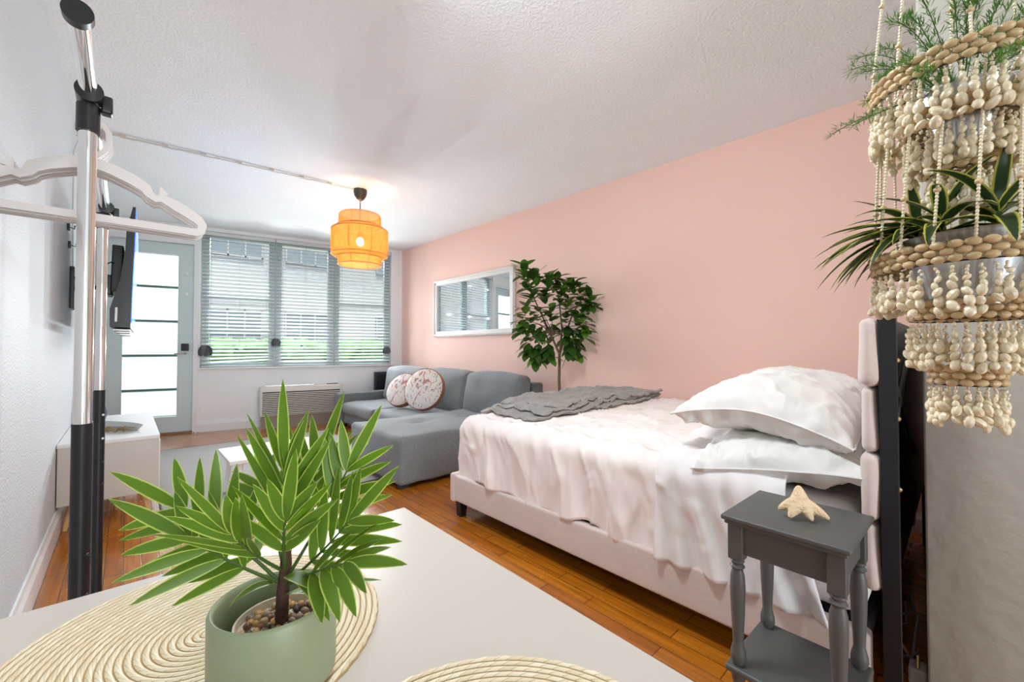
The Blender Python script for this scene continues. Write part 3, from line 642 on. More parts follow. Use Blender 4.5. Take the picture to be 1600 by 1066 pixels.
MX0, MX1, MY0, MY1, MZ = 1.462, 2.92, .192, 2.02, .545
mt = thing('mattress', 'mattress in a pale fitted sheet on the blush bed frame', 'mattress', (2.19, 1.1, .24))
m = MB(); m.xf = Matrix.Translation(Vector((-2.19, -1.1, -.24)))
m.rbox(MX0, MX1, MY0, MY1, .24, MZ, r=.05, n=14, fn=lambda p, n: p + n * (nz(p.x, p.y, p.z, 5, 3) * .014 + nz(p.x, p.y * .3, p.z, 16, 3) * .006)); m.build('fitted_sheet', M['sheet'], mt)

# comforter: a top sheet of cloth and a skirt hanging over near side and foot
IX, IY = 1.515, 1.955; RR = .075; CZ = MZ + .035
def wr(x, y, z, a=1.0):
    r1 = 1 - abs(nz(x * 1.0 + .3 * y, y * .55, z, 5.5, 4.2)); r2 = 1 - abs(nz(x * .7, y * 1.2 + x * .6, z, 8.5, 9.1)); r3 = 1 - abs(nz(x, y, z, 17, 2.2))
    return a * (.014 * r1 ** 4 + .016 * r2 ** 7 + .006 * r3 ** 5 + .01 * nz(x, y, z, 3, 1))
def top_pt(x, y):
    edge = min(1, max(0, (x - IX) / .25)); e2 = min(1, max(0, (2.95 - x) / .15))
    return Vector((x, y, CZ + .03 * edge * e2 ** .5 + wr(x, y, 0) - .05 * (1 - e2) ** 2))
def skirt(p, l, LM):
    """p: metres along the inner edge from the head; l: metres of drop from the edge"""
    L1 = IY - .66; La = math.pi / 2 * .16
    if p < L1: base = Vector((IX, .66 + p, 0)); d = Vector((-1, 0, 0))
    elif p < L1 + La: an = (p - L1) / La * math.pi / 2; base = Vector((IX, IY, 0)); d = Vector((-math.cos(an), math.sin(an), 0))
    else: base = Vector((IX + (p - L1 - La), IY, 0)); d = Vector((0, 1, 0))
    q = l / RR
    if q < math.pi / 2: out, down = RR * math.sin(q), RR * (1 - math.cos(q))
    else: out, down = RR, RR + (l - RR * math.pi / 2)
    hang = max(0, min(1, (down - .03) / .25))
    fold = (math.sin(p * 19 + 2.2 * math.sin(p * 3.7) + down * 6 * math.sin(p * 2.1)) * .5 + nz(p * 11, down * 2.0, 0, 1, 6) * 1.1) * .021 * hang
    tz = top_pt(base.x, base.y).z - wr(base.x, base.y, 0)
    P_ = base + d * (out + fold) + Vector((0, 0, tz - down)); w1 = wr(P_.x, P_.y + .10 * math.sin(down * 5), -down * (.6 - .4 * min(1, q)), 1 - .25 * min(1, q))
    return P_ + d * w1 * min(1, q) + Vector((0, 0, w1)) * max(0, 1 - q)
def comf(x0, y0, y1):
    m = MB()
    m.grid(lambda u, v: tuple(top_pt(IX + (2.95 - IX) * u, y0 + (IY - y0) * v)), 90, 110)
    PL = IY - .66 + math.pi / 2 * .16 + (2.93 - IX)
    m.grid(lambda u, v: tuple(skirt(u * PL, v * (.392 + .012 * math.sin(u * 31) + .01 * math.sin(u * 77)), 0)), 330, 30)
    return m
cfo = comf(IX, .66, IY).build('comforter', M['comforter'], angle=180)
sol = cfo.modifiers.new('thickness', 'SOLIDIFY'); sol.thickness = .012; sol.offset = -1
tag(cfo, 'rumpled blush white comforter draped over the bed', 'comforter')
# turned back band of sheet near the head
def band(u, v):
    y = .36 + .40 * u; PL_ = .16; s_ = v
    Ltop = 1.385; Ls = .425; l = s_ * (Ltop + Ls) 
    if l < Ltop: 
        x = 2.90 - l; P_ = top_pt(x, y); zz = P_.z + .020 + .012 * math.sin(u * math.pi) ; return (x, y, zz + .006 * nz(x, y, 0, 12, 5))
    ll = l - Ltop; q = ll / (RR + .012)
    if q < math.pi / 2: out, down = (RR + .012) * math.sin(q), (RR + .012) * (1 - math.cos(q))
    else: out, down = RR + .012, RR + .012 + (ll - (RR + .012) * math.pi / 2)
    hang = max(0, min(1, (down - .02) / .2)); yy = y - .10 * hang * (1 - u) * (down / .35)
    fold = (math.sin(y * 78 + 2 * math.sin(down * 5) + down * 7) * .7 + nz(y * 22, down * 3, 0, 1, 8) * 1.1) * .019 * hang
    limit = 1.385 if y < .46 else 0
    x = IX - out - fold - .020
    return (max(x, 1.374) , yy, CZ + .020 + .012 * math.sin(u * math.pi) * (1 - hang) - down + wr(x, y, 0) * (1 - min(1, q)))
bnd = MB().grid(band, 70, 150).build('top_sheet', M['sheet'], angle=180)
sol = bnd.modifiers.new('thickness', 'SOLIDIFY'); sol.thickness = .008; sol.offset = -1
tag(bnd, 'white sheet turned back and hanging in folds beside the nightstand', 'bed sheet')

# pillows
def pillow_fn(L_, W_, T_, seed, flange=.03, wr_=.5):
    def fn(u, v, side):
        a_, b_ = u * 2 - 1, v * 2 - 1
        pin = 1 - .07 * (1 - abs(a_) ** 2.2) ; pin2 = 1 - .06 * (1 - abs(b_) ** 2.2)
        x = a_ * L_ / 2 * pin2; y = b_ * W_ / 2 * pin
        e = max(0, (1 - a_ ** 4)) ** .55 * max(0, (1 - b_ ** 4)) ** .55
        edge = (1 - min(1, e * 1.3))
        wk = (abs(nz(x * 2, y * 2, side, 5, seed)) * -.05 + (1 - abs(nz(x + y * .4, y, side, 9, seed))) ** 5 * .016 + nz(x, y, side, 14, seed) * .014 + (1 - abs(nz(x * .6 + y, y * 1.3 - x * .4, side, 22, seed))) ** 6 * .010 + (1 - abs(nz(x, y * .5, side, 13, seed + 5))) ** 8 * .012) * wr_ * (.35 + edge) * e ** .3 * 2
        return Vector((x, y, side * (T_ / 2 * e + wk * (e > .02)) + nz(x, y, 0, 4, seed + 3) * .012))
    return fn
def pillow(name, label, mats, L_, W_, T_, loc, rot, seed, group='pillows at the head of the bed', bend=0.0, case_end=False):
    t = thing(name, label, 'pillow', loc, 0, group); t.rotation_euler = rot; fn = pillow_fn(L_, W_, T_, seed)
    m = MB()
    for side in (1, -1):
        m.grid(lambda u, v: tuple(fn(u, v, side) + Vector((0, 0, -bend * ((v * 2 - 1) ** 2)))), 110, 80)
    m.build('pillowcase', mats, t, angle=180)
    c = MB(); pts = []
    for k in range(0, 80):
        s_ = k / 80 * 4
        if s_ < 1: u, v = s_, 0
        elif s_ < 2: u, v = 1, s_ - 1
        elif s_ < 3: u, v = 3 - s_, 1
        else: u, v = 0, 4 - s_
        pts.append(fn(u, v, 1) + Vector((0, 0, -bend * ((v * 2 - 1) ** 2))))
    c.tube(pts + [pts[0]], .0035, 5, cap=False); c.build('piping', mats, t)
    return t
pillow('bed_pillow', 'white pillow lowest at the near edge, under the larger one', M['pillowcase'], .74, .46, .155, (1.78, .42, .652), (R(-7), R(-7), R(3)), 3)
pillow('bed_pillow', 'large white pillow on top of the near stack', M['pillow_blush'], .76, .52, .185, (1.82, .45, .800), (R(4), R(-4), R(-1)), 8, bend=.05)
pillow('bed_pillow', 'far pillow by the pink wall, mostly behind the near stack', M['pillowcase'], .68, .46, .18, (2.56, .43, .70), (R(4), 0, 0), 12)
# grey throw folded over the foot end
tf = thing('throw_blanket', 'folded grey fleece throw lying across the foot of the bed', 'blanket', (2.15, 1.72, .60))
m = MB()
for (x0, x1, ya, yb, dz, sd_) in ((1.555, 2.80, 1.44, 1.985, 0, 1), (1.60, 2.78, 1.46, 1.96, .018, 2), (1.66, 2.82, 1.47, 1.95, .034, 3)):
    def fn(u, v, side):
        x = x0 + (x1 - x0) * u; y = ya + (yb - ya) * v - .05 * (1 - u) * (v - .5) + .02 * math.sin(x * 5 + sd_)
        e = min(1, min(u, 1 - u) / .012, min(v, 1 - v) / .02); P_ = top_pt(max(x, IX), y)
        dx = max(0, IX - x)
        return (x - 2.15, y - 1.72, P_.z + .016 + dz + side * .010 * e ** .5 - .6 * dx + (.008 * nz(x, y, sd_, 9, sd_) + .006 * math.sin(x * 30 + y * 12 + sd_)) - .6)
    for side in (1, -1): m.grid(lambda u, v: fn(u, v, side), 110, 44)
m.build('fleece', M['throw'], tf, angle=180)

# ---------------------------------------------------------------- nightstand
ns = thing('nightstand', 'small grey painted nightstand with turned legs and lower shelf', 'nightstand', (1.218, .282, 0), R(-1.5))
hx, hy = .134, .128; NZ = .57
def topfn(mb, z0, z1, hx, hy, r): mb.rbox(-hx, hx, -hy, hy, z0, z1, r=r, n=3)
m = MB(); topfn(m, NZ - .012, NZ, hx, hy, .004); topfn(m, NZ - .022, NZ - .011, hx - .006, hy - .006, .004); m.build('top', M['greypaint'], ns)
lxx, lyy = hx - .030, hy - .028
m = MB()
for s_ in (-1, 1): m.box(-lxx, lxx, s_ * lyy - .007, s_ * lyy + .007, NZ - .092, NZ - .022); m.box(s_ * lxx - .007, s_ * lxx + .007, -lyy, lyy, NZ - .092, NZ - .022)
m.build('apron', M['greypaint'], ns, smooth=False)
prof = [(.0, NZ - .108), (.013, NZ - .108), (.016, NZ - .114), (.012, NZ - .120), (.017, NZ - .127), (.012, NZ - .134), (.016, NZ - .15), (.0175, NZ - .18), (.0155, NZ - .24), (.0125, NZ - .30), (.012, NZ - .315), (.017, NZ - .335), (.018, NZ - .35), (.012, .205), (.0, .205)]
foot = [(0, .19), (.015, .19), (.017, .175), (.012, .16), (.016, .13), (.013, .06), (.010, .0), (0, 0)]
for sx in (-1, 1):
    for sy in (-1, 1):
        m = MB(); cx, cy = sx * lxx, sy * lyy; m.rbox(cx - .0165, cx + .0165, cy - .0165, cy + .0165, NZ - .108, NZ - .022, r=.002, n=3); m.lathe(prof, (cx, cy, 0), 18); m.lathe(foot, (cx, cy, 0), 18); m.build('leg', M['greypaint'], ns)
m = MB(); m.rbox(-lxx - .024, lxx + .024, -lyy - .024, lyy + .024, .188, .204, r=.006, n=3); m.build('shelf', M['greypaint'], ns)
# starfish standing on the nightstand
st = MB(); C_ = Vector((0, 0, .028)); 
arms = [(-.045, .012, .012), (-.038, -.014, .002), (.0, -.036, .002), (.046, -.03, .002), (.006, .012, .066)]
V = []; F = []
bodyr = [.020, .017, .0125, .009, .0055, .003]
st.ell((0, 0, .030), .027, .019, .021, n=16, k=12)
for (ax_, ay_, az_) in arms:
    e_ = Vector((ax_, ay_, az_ + .004)); p_ = [C_.lerp(e_, t_) + Vector((0, 0, .006 * math.sin(t_ * 3.1))) for t_ in (.15, .35, .55, .75, .92, 1)]
    st.tube(p_, bodyr, 10)
so_ = st.build('starfish', M['starfish'], loc=(1.205, .272, NZ), rotz=R(-38)); md = so_.modifiers.new('fuse', 'REMESH'); md.mode = 'VOXEL'; md.voxel_size = .0022; md.use_smooth_shade = True
md = so_.modifiers.new('soften', 'SMOOTH'); md.iterations = 6; md.factor = .6
so_.scale = (1.05, 1.05, 1.05); tag(so_, 'dried sand coloured starfish standing on the grey nightstand', 'starfish')

# cables and plug on the floor behind the bed
m = MB()
for pts in ([(1.75, .16, .02), (1.95, .17, .06), (2.1, .13, .03), (2.3, .15, .008)], [(1.72, .14, .01), (1.8, .16, .1), (1.95, .14, .05), (2.2, .16, .01)], [(1.62, .13, .25), (1.68, .135, .12), (1.78, .12, .03), (1.85, .11, .02)], [(1.7, .15, .06), (1.85, .12, .0), (2.1, .12, .02)]):
    P_ = [Vector(p) for p in pts]; q = []
    for i in range(len(P_) - 1):
        for t_ in range(6): 
            t_ /= 6; q.append(P_[i].lerp(P_[i + 1], t_ * t_ * (3 - 2 * t_)))
    m.tube(q + [P_[-1]], .0035, 6)
tag(m.build('loose_cables', M['cable']), 'pale cables lying loose on the floor behind the headboard', 'cable')
t = thing('power_adapter', 'white power adapter on the floor behind the headboard', 'power adapter', (1.72, .10, 0))
MB().rbox(-.03, .03, -.02, .02, 0, .05, r=.008, n=3).build('casing', M['console'], t); MB().tube([(-.02, 0, .05), (0, 0, .075), (.02, 0, .05)], .004, 6).build('prong', M['brass'], t)

# ---------------------------------------------------------------- rug, console, its decor, low table
rg = thing('area_rug', 'woven grey rug with dark binding on the wood floor', 'rug', (.95, 4.08, 0))
MB().rbox(-.785, .80, -1.105, 1.11, 0.001, .009, r=.003, n=3).build('field', M['rug'], rg)
m = MB()
for (x0, x1, y0_, y1_) in ((-.79, .805, -1.112, -1.10), (-.79, -.78, -1.112, 1.115), (-.79, .805, 1.105, 1.115), (.795, .805, -1.112, 1.115)): m.rbox(x0, x1, y0_, y1_, 0, .011, r=.003, n=3)
m.build('binding', M['rug_edge'], rg)
co = thing('media_console', 'low white console on beech legs against the left wall', 'console', (-.055, 3.8, 0))
m = MB(); m.rbox(-.208, .203, -.60, .57, .456, .478, r=.003, n=3); m.build('top_board', M['console'], co)
m = MB(); m.rbox(-.206, .20, -.597, .565, .152, .456, r=.003, n=3); m.build('cabinet', M['console_side'], co)
for k in range(3): MB().rbox(.198, .206, -.585 + k * .385, -.21 + k * .385, .165, .445, r=.003, n=3).build('drawer_front', M['console'], co)
for (x, y, dx, dy) in ((.13, -.48, .035, -.04), (-.15, -.48, -.03, -.04), (.13, .46, .035, .04), (-.15, .46, -.03, .04), (.02, -.28, -.0, -.0)):
    MB().tube([(x + dx, y + dy, 0), (x, y, .153)], [.0105, .019], 14).build('leg', M['beech'], co)
ZT = .478
t = thing('oval_tray', 'long oval grey ceramic tray on the white console', 'tray', (-.045, 3.62, ZT), R(-62))
m = MB(); V = []
def trayf(u, v):
    an = u * 2 * math.pi; rr = [0, .75, .9, 1.0, 1.02, .98, .84, .0][int(round(v * 7))]; zz = [.008, .008, .014, .03, .031, .026, .0, .0][int(round(v * 7))]
    return (.235 * rr * math.cos(an), .06 * rr * math.sin(an), zz)
m.grid(trayf, 48, 7); m.build('dish', M['tray'], t)
m = MB(); rng = random.Random(5)
for k in range(70):
    an = rng.uniform(-.5, .5); L_ = rng.uniform(.05, .1); z_ = rng.uniform(.006, .03); s_ = rng.choice((-1, 1)) if k % 4 == 0 else -1
    m.tube([(0, rng.uniform(-.006, .006), .014), (s_ * L_ * .5, math.sin(an) * L_ * .4, z_ + .006), (s_ * L_, math.sin(an) * L_ * .8, z_ * .8)], [.0022, .003, .0012], 4)
m.ell((0, 0, .014), .014, .011, .011)
tag(m.build('dried_grass_bundle', M['dried'], loc=(-.045, 3.44, ZT), rotz=R(-38)), 'tied bundle of dried brown grass in front of the oval tray', 'dried grass', kind='stuff')
t = thing('blue_vase', 'dark blue glass vase at the back of the console, mostly behind the rack pole', 'vase', (-.165, 4.18, ZT))
MB().lathe([(0, 0), (.06, 0), (.068, .03), (.06, .09), (.03, .14), (.02, .18), (.026, .2), (.018, .2), (.013, .18), (0, .17)], n=24).build('glass_body', M['navy'], t)
lt = thing('coffee_table', 'low white coffee table on the rug, mostly behind the potted palm', 'table', (.77, 3.22, .011))
MB().rbox(-.31, .31, -.22, .22, .262, .288, r=.006, n=3).build('top', M['console'], lt)
for sx in (-.27, .27):
    for sy in (-.18, .18): MB().tube([(sx, sy, 0), (sx * .9, sy * .9, .263)], [.012, .018], 10).build('leg', M['console'], lt)

# ---------------------------------------------------------------- television
tvm = thing('tv_wall_mount', 'black swing arm bracket holding the television off the left wall', 'tv mount', (XL, 3.82, 1.36))
MB().rbox(0, .02, -.10, .10, -.13, .13, r=.004, n=3).build('wall_plate', M['black'], tvm)
MB().tube([(.015, .0, .0), (.06, -.12, 0), (.14, -.2, 0), (.17, -.28, -.02)], .014, 8).build('arm', M['black'], tvm)
MB().tube([(.02, -.06, .07), (.06, -.1, .03), (.10, -.17, .0)], .006, 6).build('cable_guide', M['steel'], tvm)
tv = thing('television', 'flat black television seen edge on from the side, hanging off the left wall', 'television', (.012, 3.2, 1.10)); tv.rotation_euler = (0, R(1.2), R(-1.3))
W_ = 1.08; Ht = .69
prof = [(0, 0), (-.085, 0), (-.088, .10), (-.05, .28), (-.036, .44), (-.034, .57), (-.02, .64), (-.012, Ht), (0, Ht)]
m = MB(); k = len(prof); V = [(a_, yy, b_) for yy in (0, W_) for a_, b_ in prof]
m.add(V, [(i, (i + 1) % k, k + (i + 1) % k, k + i) for i in range(k)] + [tuple(reversed(range(k))), tuple(range(k, 2 * k))]); m.build('housing', M['black'], tv, smooth=False)
sm = mat('tv_screen_picture', rgb(30, 70, 170), .15, emit=(.05, .16, .75), es=1.0); ntt = sm.node_tree
wv = ntt.nodes.new('ShaderNodeTexNoise'); wv.inputs['Scale'].default_value = 3; crr = ntt.nodes.new('ShaderNodeValToRGB'); crr.color_ramp.elements[0].color = (.02, .06, .8, 1); crr.color_ramp.elements[1].color = (.1, .6, .9, 1); crr.color_ramp.elements[0].position = .4; crr.color_ramp.elements[1].position = .6
tcx = ntt.nodes.new('ShaderNodeTexCoord'); ntt.links.new(tcx.outputs['Object'], wv.inputs[0]); ntt.links.new(wv.outputs[0], crr.inputs[0]); ntt.links.new(crr.outputs[0], ntt.nodes['Principled BSDF'].inputs['Emission Color'])
MB().box(0, .004, .012, W_ - .012, .03, Ht - .015).build('screen', sm, tv, smooth=False)
m = MB()
for j in range(3): m.rbox(-.075 + j * .012, .0, .01, .5, -.02 - j * .012, -.01 - j * .012, r=.003, n=3)
m.build('stand_bracket', M['steel'], tv)
m = MB(); m.rbox(-.10, -.05, .22, .55, .22, .50, r=.006, n=3); m.rbox(-.135, -.095, .24, .42, .20, .32, r=.006, n=3); m.build('mount_head', M['black'], tv)
m = MB(); m.tube([(-.05, .3, .38), (-.1, .2, .39), (-.15, .25, .36)], .004, 6); m.build('power_cable', M['black'], tv)
MB().box(-.066, -.056, -.001, .0, .03, .11).build('rating_sticker', M['trim'], tv, smooth=False)
for (yy, zz) in ((3.52, 1.69), (3.60, 1.60)):
    m = MB(); m.rbox(XL, XL + .012, yy - .018, yy + .018, zz - .02, zz + .02, r=.003, n=3); m.tube([(XL + .01, yy, zz), (XL + .03, yy, zz - .01), (XL + .032, yy, zz + .012)], .003, 5)
    tag(m.build('wall_hook', M['black']), 'small black hook on the left wall, %s of the two' % ('upper' if zz > 1.65 else 'lower'), 'hook', 'hooks on the left wall')

# ---------------------------------------------------------------- garment rack and hangers
rk = thing('garment_rack', 'chrome and black garment rack standing at the left wall', 'clothes rack', (-.06, 1.66, 0))
RZ = 1.495; XR = -.06
for (x, y) in ((-.004, -.46), (-.011, .47)):
    p_ = MB().tube([(x, y, .03), (x, y, .83)], .0158, 24).build('lower_pole', M['black_satin'], rk, angle=60)
    for zz in ((.74, .655) if y > 0 else ()): MB().ell((x + .010, y - .0125, zz), .004, .004, .004).build('push_pin', M['trim'], p_)
    for zz in (.57, .49): MB().ell((x + .010, y - .0122, zz), .0045, .004, .0045).build('pin_hole', M['black'], p_)
    MB().tube([(x, y, .82), (x, y, RZ - .02)], .0140, 24).build('upper_pole', M['chrome'], rk, angle=60)
    m = MB(); m.tube([(x, y, RZ - .075), (x, y, RZ - .02)], .018, 20); m.tube([(-.002, y - .028, RZ), (-.002, y + .028, RZ)], .0215, 20); m.rbox(.014, .032, y - .012, y + .012, RZ - .03, RZ + .006, r=.004, n=3)
    m.build('rail_bracket', M['black'], rk, angle=60)
    m = MB(); m.rbox(-.19, .20, y - .018, y + .018, .02, .045, r=.008, n=4); m.build('foot_bar', M['black_satin'], rk)
    for s_ in (-.17, .18): MB().lathe([(0, 0), (.018, 0), (.018, .022), (0, .022)], (s_, y, 0), 14).build('caster', M['black'], rk)
MB().tube([(-.002, -.74, RZ), (-.006, .60, RZ)], .0135, 24).build('hang_rail', M['chrome'], rk, angle=60)
MB().tube([(-.002, -.752, RZ), (-.002, -.735, RZ)], .0185, 24).build('end_cap', M['black'], rk, angle=60)
MB().rbox(-.022, .0, -.46, .47, .05, .07, r=.006, n=3).build('lower_rail', M['black_satin'], rk)

def hanger_mesh(mb):
    # flat plastic strip hanger in the X-Z plane, thickness along Y; origin at the rail centre
    def strip(pts, wds, th=.0035):
        V = []; F = []
        P_ = [Vector((p[0], 0, p[1])) for p in pts]; n = len(P_)
        for i, p in enumerate(P_):
            t_ = (P_[min(i + 1, n - 1)] - P_[max(i - 1, 0)]).normalized(); nr = Vector((-t_.z, 0, t_.x)); wd = (wds if isinstance(wds, float) else wds[i]) / 2
            for a_, b_ in ((1, 1), (1, -1), (-1, -1), (-1, 1)): V.append(p + nr * wd * 1.3 * a_ + Vector((0, th / 2 * b_, 0)))
        for i in range(n - 1):
            for k in range(4): F.append((i * 4 + k, i * 4 + (k + 1) % 4, (i + 1) * 4 + (k + 1) % 4, (i + 1) * 4 + k))
        F += [(3, 2, 1, 0), tuple((n - 1) * 4 + k for k in range(4))]
        mb.add(V, F)
    hk = [(.0, -.075), (.002, -.06), (.018, -.04), (.027, -.018), (.026, .004), (.017, .020), (.0, .0265), (-.016, .021), (-.026, .006)]
    strip(hk, .009, .005)
    for s in (1, -1):
        sh_ = [(0, -.072), (.03, -.078), (.07, -.094), (.093, -.108), (.100, -.122), (.112, -.130), (.124, -.126), (.150, -.137), (.178, -.152), (.198, -.166), (.207, -.178), (.205, -.192), (.193, -.199), (.17, -.200)]
        wd = [.018, .020, .020, .019, .014, .013, .014, .020, .020, .018, .016, .015, .015, .013]
        strip([(a_ * s, b_) for a_, b_ in sh_], wd)
        strip([(.128 * s, -.118), (.124 * s, -.106), (.121 * s, -.098)], [.016, .008, .002], .0030)
    strip([(-.19, -.199), (-.09, -.199), (0, -.199), (.09, -.199), (.19, -.199)], .0135, .0028)
hm = MB(); hanger_mesh(hm); nH = 6
h0 = None
hl = ['pale grey plastic hanger nearest the camera on the chrome rail', 'pale grey hanger second from the front on the chrome rail', 'pale grey hanger third from the front on the chrome rail', 'pale grey hanger fourth from the front on the chrome rail', 'pale grey hanger fifth from the front on the chrome rail', 'pale grey hanger hanging last, nearest the far rack pole']
for i in range(nH):
    if h0 is None: h0 = o = hm.build('coat_hanger', M['hanger'], angle=30)
    else: o = h0.copy(); COL.objects.link(o)
    o.location = (XR - .004, 1.37 + i * .013, RZ - .0085); o.rotation_euler = (0, R((0, .5, -.4, .9, .2, -.6)[i]), R((0, 1.0, -.6, 1.6, .4, 2.0)[i])); tag(o, hl[i], 'hanger', 'plastic hangers on the rack')

# ---------------------------------------------------------------- table, placemats, potted palm
TZ = .70
tb = thing('dining_table', 'white rectangular table in the foreground', 'table', (.365, .675, 0), R(-1.0))
MB().rbox(-.60, 0, -1.25, 0, TZ - .03, TZ, r=.004, n=3).build('table_top', M['table'], tb)
for (x, y) in ((-.56, -.06), (-.06, -.06), (-.56, -1.2), (-.06, -1.2)): MB().rbox(x - .022, x + .022, y - .022, y + .022, 0, TZ - .03, r=.003, n=3).build('leg', M['table'], tb)
def placemat(label, c, r):
    m = MB(); nr, nt_ = 26, 200; V = []; U = []; F = []
    for i in range(nr * 4 + 1):
        rr = max(.0005, r * i / (nr * 4)); ph = (i % 4) / 4; hgt = .0032 + .0018 * math.sin(ph * math.pi)
        for j in range(nt_ + 1):
            an = 2 * math.pi * j / nt_; ro = rr + r / nr * (j / nt_) * (1 if 0 < i < nr * 4 else 0) * .0
            wob = 1 + (.004 * math.sin(an * 60) if i >= nr * 4 - 1 else 0)
            V.append((ro * wob * math.cos(an), ro * wob * math.sin(an), hgt if i < nr * 4 else .001)); U.append((an * max(rr, .01) / .011 + (i // 4) * .37 + ph * .9, (i / 4) * .5))
    q = nt_ + 1
    for i in range(nr * 4):
        for j in range(nt_): F.append((i * q + j, (i + 1) * q + j, (i + 1) * q + j + 1, i * q + j + 1))
    m.add(V, F, 0, U); m.lathe([(0, 0), (r, 0), (r, .0012)], n=60)
    o = m.build('placemat', M['straw'], loc=c, angle=80); return tag(o, label, 'placemat', 'round straw placemats on the table')
placemat('round braided straw placemat under the sage green pot', (.061, .50, TZ), .157)
placemat('round braided straw placemat at the front, only its edge in view', (.150, .165, TZ), .157)

PC = Vector((.0935, .392, TZ + .0045)); PR = .047
pot = thing('potted_palm', 'small palm in a sage green ceramic pot on the straw placemat', 'potted plant', PC)
ht = .0685
MB().lathe([(0, 0), (PR - .006, 0), (PR - .002, .004), (PR, .008), (PR, ht - .003), (PR - .001, ht - .0008), (PR - .0025, ht), (PR - .004, ht - .001), (PR - .005, ht - .004), (PR - .005, .012), (0, .012)], n=72).build('ceramic_pot', M['sage'], pot, angle=60)
MB().lathe([(0, .013), (.029, .013), (.0335, .050), (.0335, .0525), (.0318, .0525), (.0312, .046), (0, .046)], (.003, -.003, 0), n=40).build('inner_pot', M['creampot'], pot)
rng = random.Random(2)
stn = MB(); placed = []
for k in range(900):
    if len(placed) >= 78: break
    a_ = rng.uniform(0, 6.28); r_ = .029 * math.sqrt(rng.random()); x, y = .003 + r_ * math.cos(a_), -.003 + r_ * math.sin(a_)
    if min([math.hypot(x - p[0], y - p[1]) for p in placed] + [9]) < .0052: continue
    placed.append((x, y)); rot = Matrix.Rotation(rng.uniform(0, 3), 3, 'Z') @ Matrix.Rotation(rng.uniform(-.4, .4), 3, 'X')
    stn.ell((x, y, .0475 + rng.uniform(-.001, .0015)), rng.uniform(.0032, .0046), rng.uniform(.0026, .0034), rng.uniform(.002, .003), rot, 8, 6, rng.randrange(5))
tag(stn.build('gravel', STONES, pot), 'brown and honey gravel', kind='stuff')
def PP(a_, b_, z): return cams_r * a_ + cams_f * b_ + Vector((0, 0, z))
m = MB(); m.tube([PP(.005, 0, .04), PP(.006, 0, .07), PP(.008, .001, .095), PP(.008, .002, .115)], [.0052, .0048, .0045, .003], 10); m.build('stem', M['stem'], pot)
pf = MB(); ps = MB()
def frond(pts, nl, Ls, Wd, side, t0=.35, ang=38, droop=.35, seed=0, tipL=1.0):
    """pts: rachis control points in plant coordinates; side: vector in the plane of the frond"""
    rg_ = random.Random(seed); P_ = [PP(*p) for p in pts]
    def ev(t):
        a_ = P_[0].lerp(P_[1], t); b_ = P_[1].lerp(P_[2], t); return a_.lerp(b_, t)
    ps.tube([ev(i / 8) for i in range(9)], [.0016 - .0009 * i / 8 for i in range(9)], 6)
    sv = (cams_r * side[0] + cams_f * side[1] + Vector((0, 0, side[2]))).normalized()
    for i in range(nl):
        t = t0 + (1 - t0) * i / (nl - 1) * .98; p = ev(t); d_ = (ev(min(1, t + .05)) - ev(max(0, t - .05))).normalized(); s_ = (sv - d_ * sv.dot(d_)).normalized(); up = s_.cross(d_)
        for sg in (-1, 1):
            an = R(ang + rg_.uniform(-5, 5)) * (1.15 - .35 * (i / (nl - 1))); L_ = Ls * (1 - .35 * abs(t - .62) / .4) * rg_.uniform(.92, 1.06)
            dd = d_ * math.cos(an) + s_ * sg * math.sin(an) + up * rg_.uniform(-.12, .12)
            pf.leaf(p, dd, up, L_, Wd, droop, .13, 9, shape=.85, twist=rg_.uniform(-.6, .6))
    pf.leaf(ev(1), (ev(1) - ev(.9)), (sv.cross(ev(1) - ev(.9))), Ls * tipL, Wd, droop * .6, .13, 9, shape=.85)
# upright middle frond
frond([(.006, 0, .085), (.005, .004, .13), (.004, .004, .172)], 4, .082, .0100, (1, .1, 0), .55, 26, .08, 1, .95)
frond([(.006, 0, .09), (.014, .02, .135), (.020, .03, .165)], 4, .075, .0098, (1, .0, .1), .5, 32, .15, 2)
# left frond arching out
frond([(.004, 0, .08), (-.03, -.004, .118), (-.070, -.010, .145)], 6, .066, .0100, (.25, .3, 1), .30, 50, .18, 3, .95)
frond([(.004, 0, .08), (-.02, -.022, .105), (-.050, -.030, .130)], 4, .062, .0098, (.2, .6, .8), .4, 42, .25, 4)
# right fronds
frond([(.010, 0, .085), (.034, .012, .128), (.052, .018, .168)], 5, .064, .0098, (.8, .1, -.5), .42, 42, .18, 5)
frond([(.010, 0, .08), (.040, .0, .105), (.060, .0, .130)], 5, .064, .0100, (-.5, .2, 1), .35, 42, .22, 6)
frond([(.010, 0, .078), (.040, -.018, .100), (.066, -.024, .108)], 4, .056, .0115, (-.1, .8, .5), .45, 40, .6, 7)
frond([(.006, 0, .09), (-.006, -.028, .118), (-.010, -.040, .138)], 4, .066, .0098, (1, .1, .1), .4, 30, .2, 8)
frond([(.008, 0, .09), (.016, -.020, .12), (.022, -.026, .142)], 4, .066, .0098, (.9, .1, .3), .4, 30, .15, 9)
frond([(.006, .004, .085), (-.02, .03, .118), (-.035, .045, .142)], 4, .062, .0098, (1, .2, .3), .4, 36, .2, 10)
for (a_, d_, L_, W2, dr) in (((.010, -.004, .072), (1.0, -.1, .35), .085, .0125, .25), ((.002, -.006, .083), (-.9, -.5, .25), .034, .0125, 1.1), ((.012, -.004, .088), (.8, -.5, .3), .038, .016, .6), ((.016, -.004, .088), (.9, -.3, -.1), .05, .015, 1.2)):
    pf.leaf(PP(*a_), PP(*d_), (0, 0, 1), L_, W2, dr, .25, 9, shape=.8)
pf.build('fronds', M['palm'], pot, angle=80); ps.build('frond_stalks', M['greenstem'], pot)

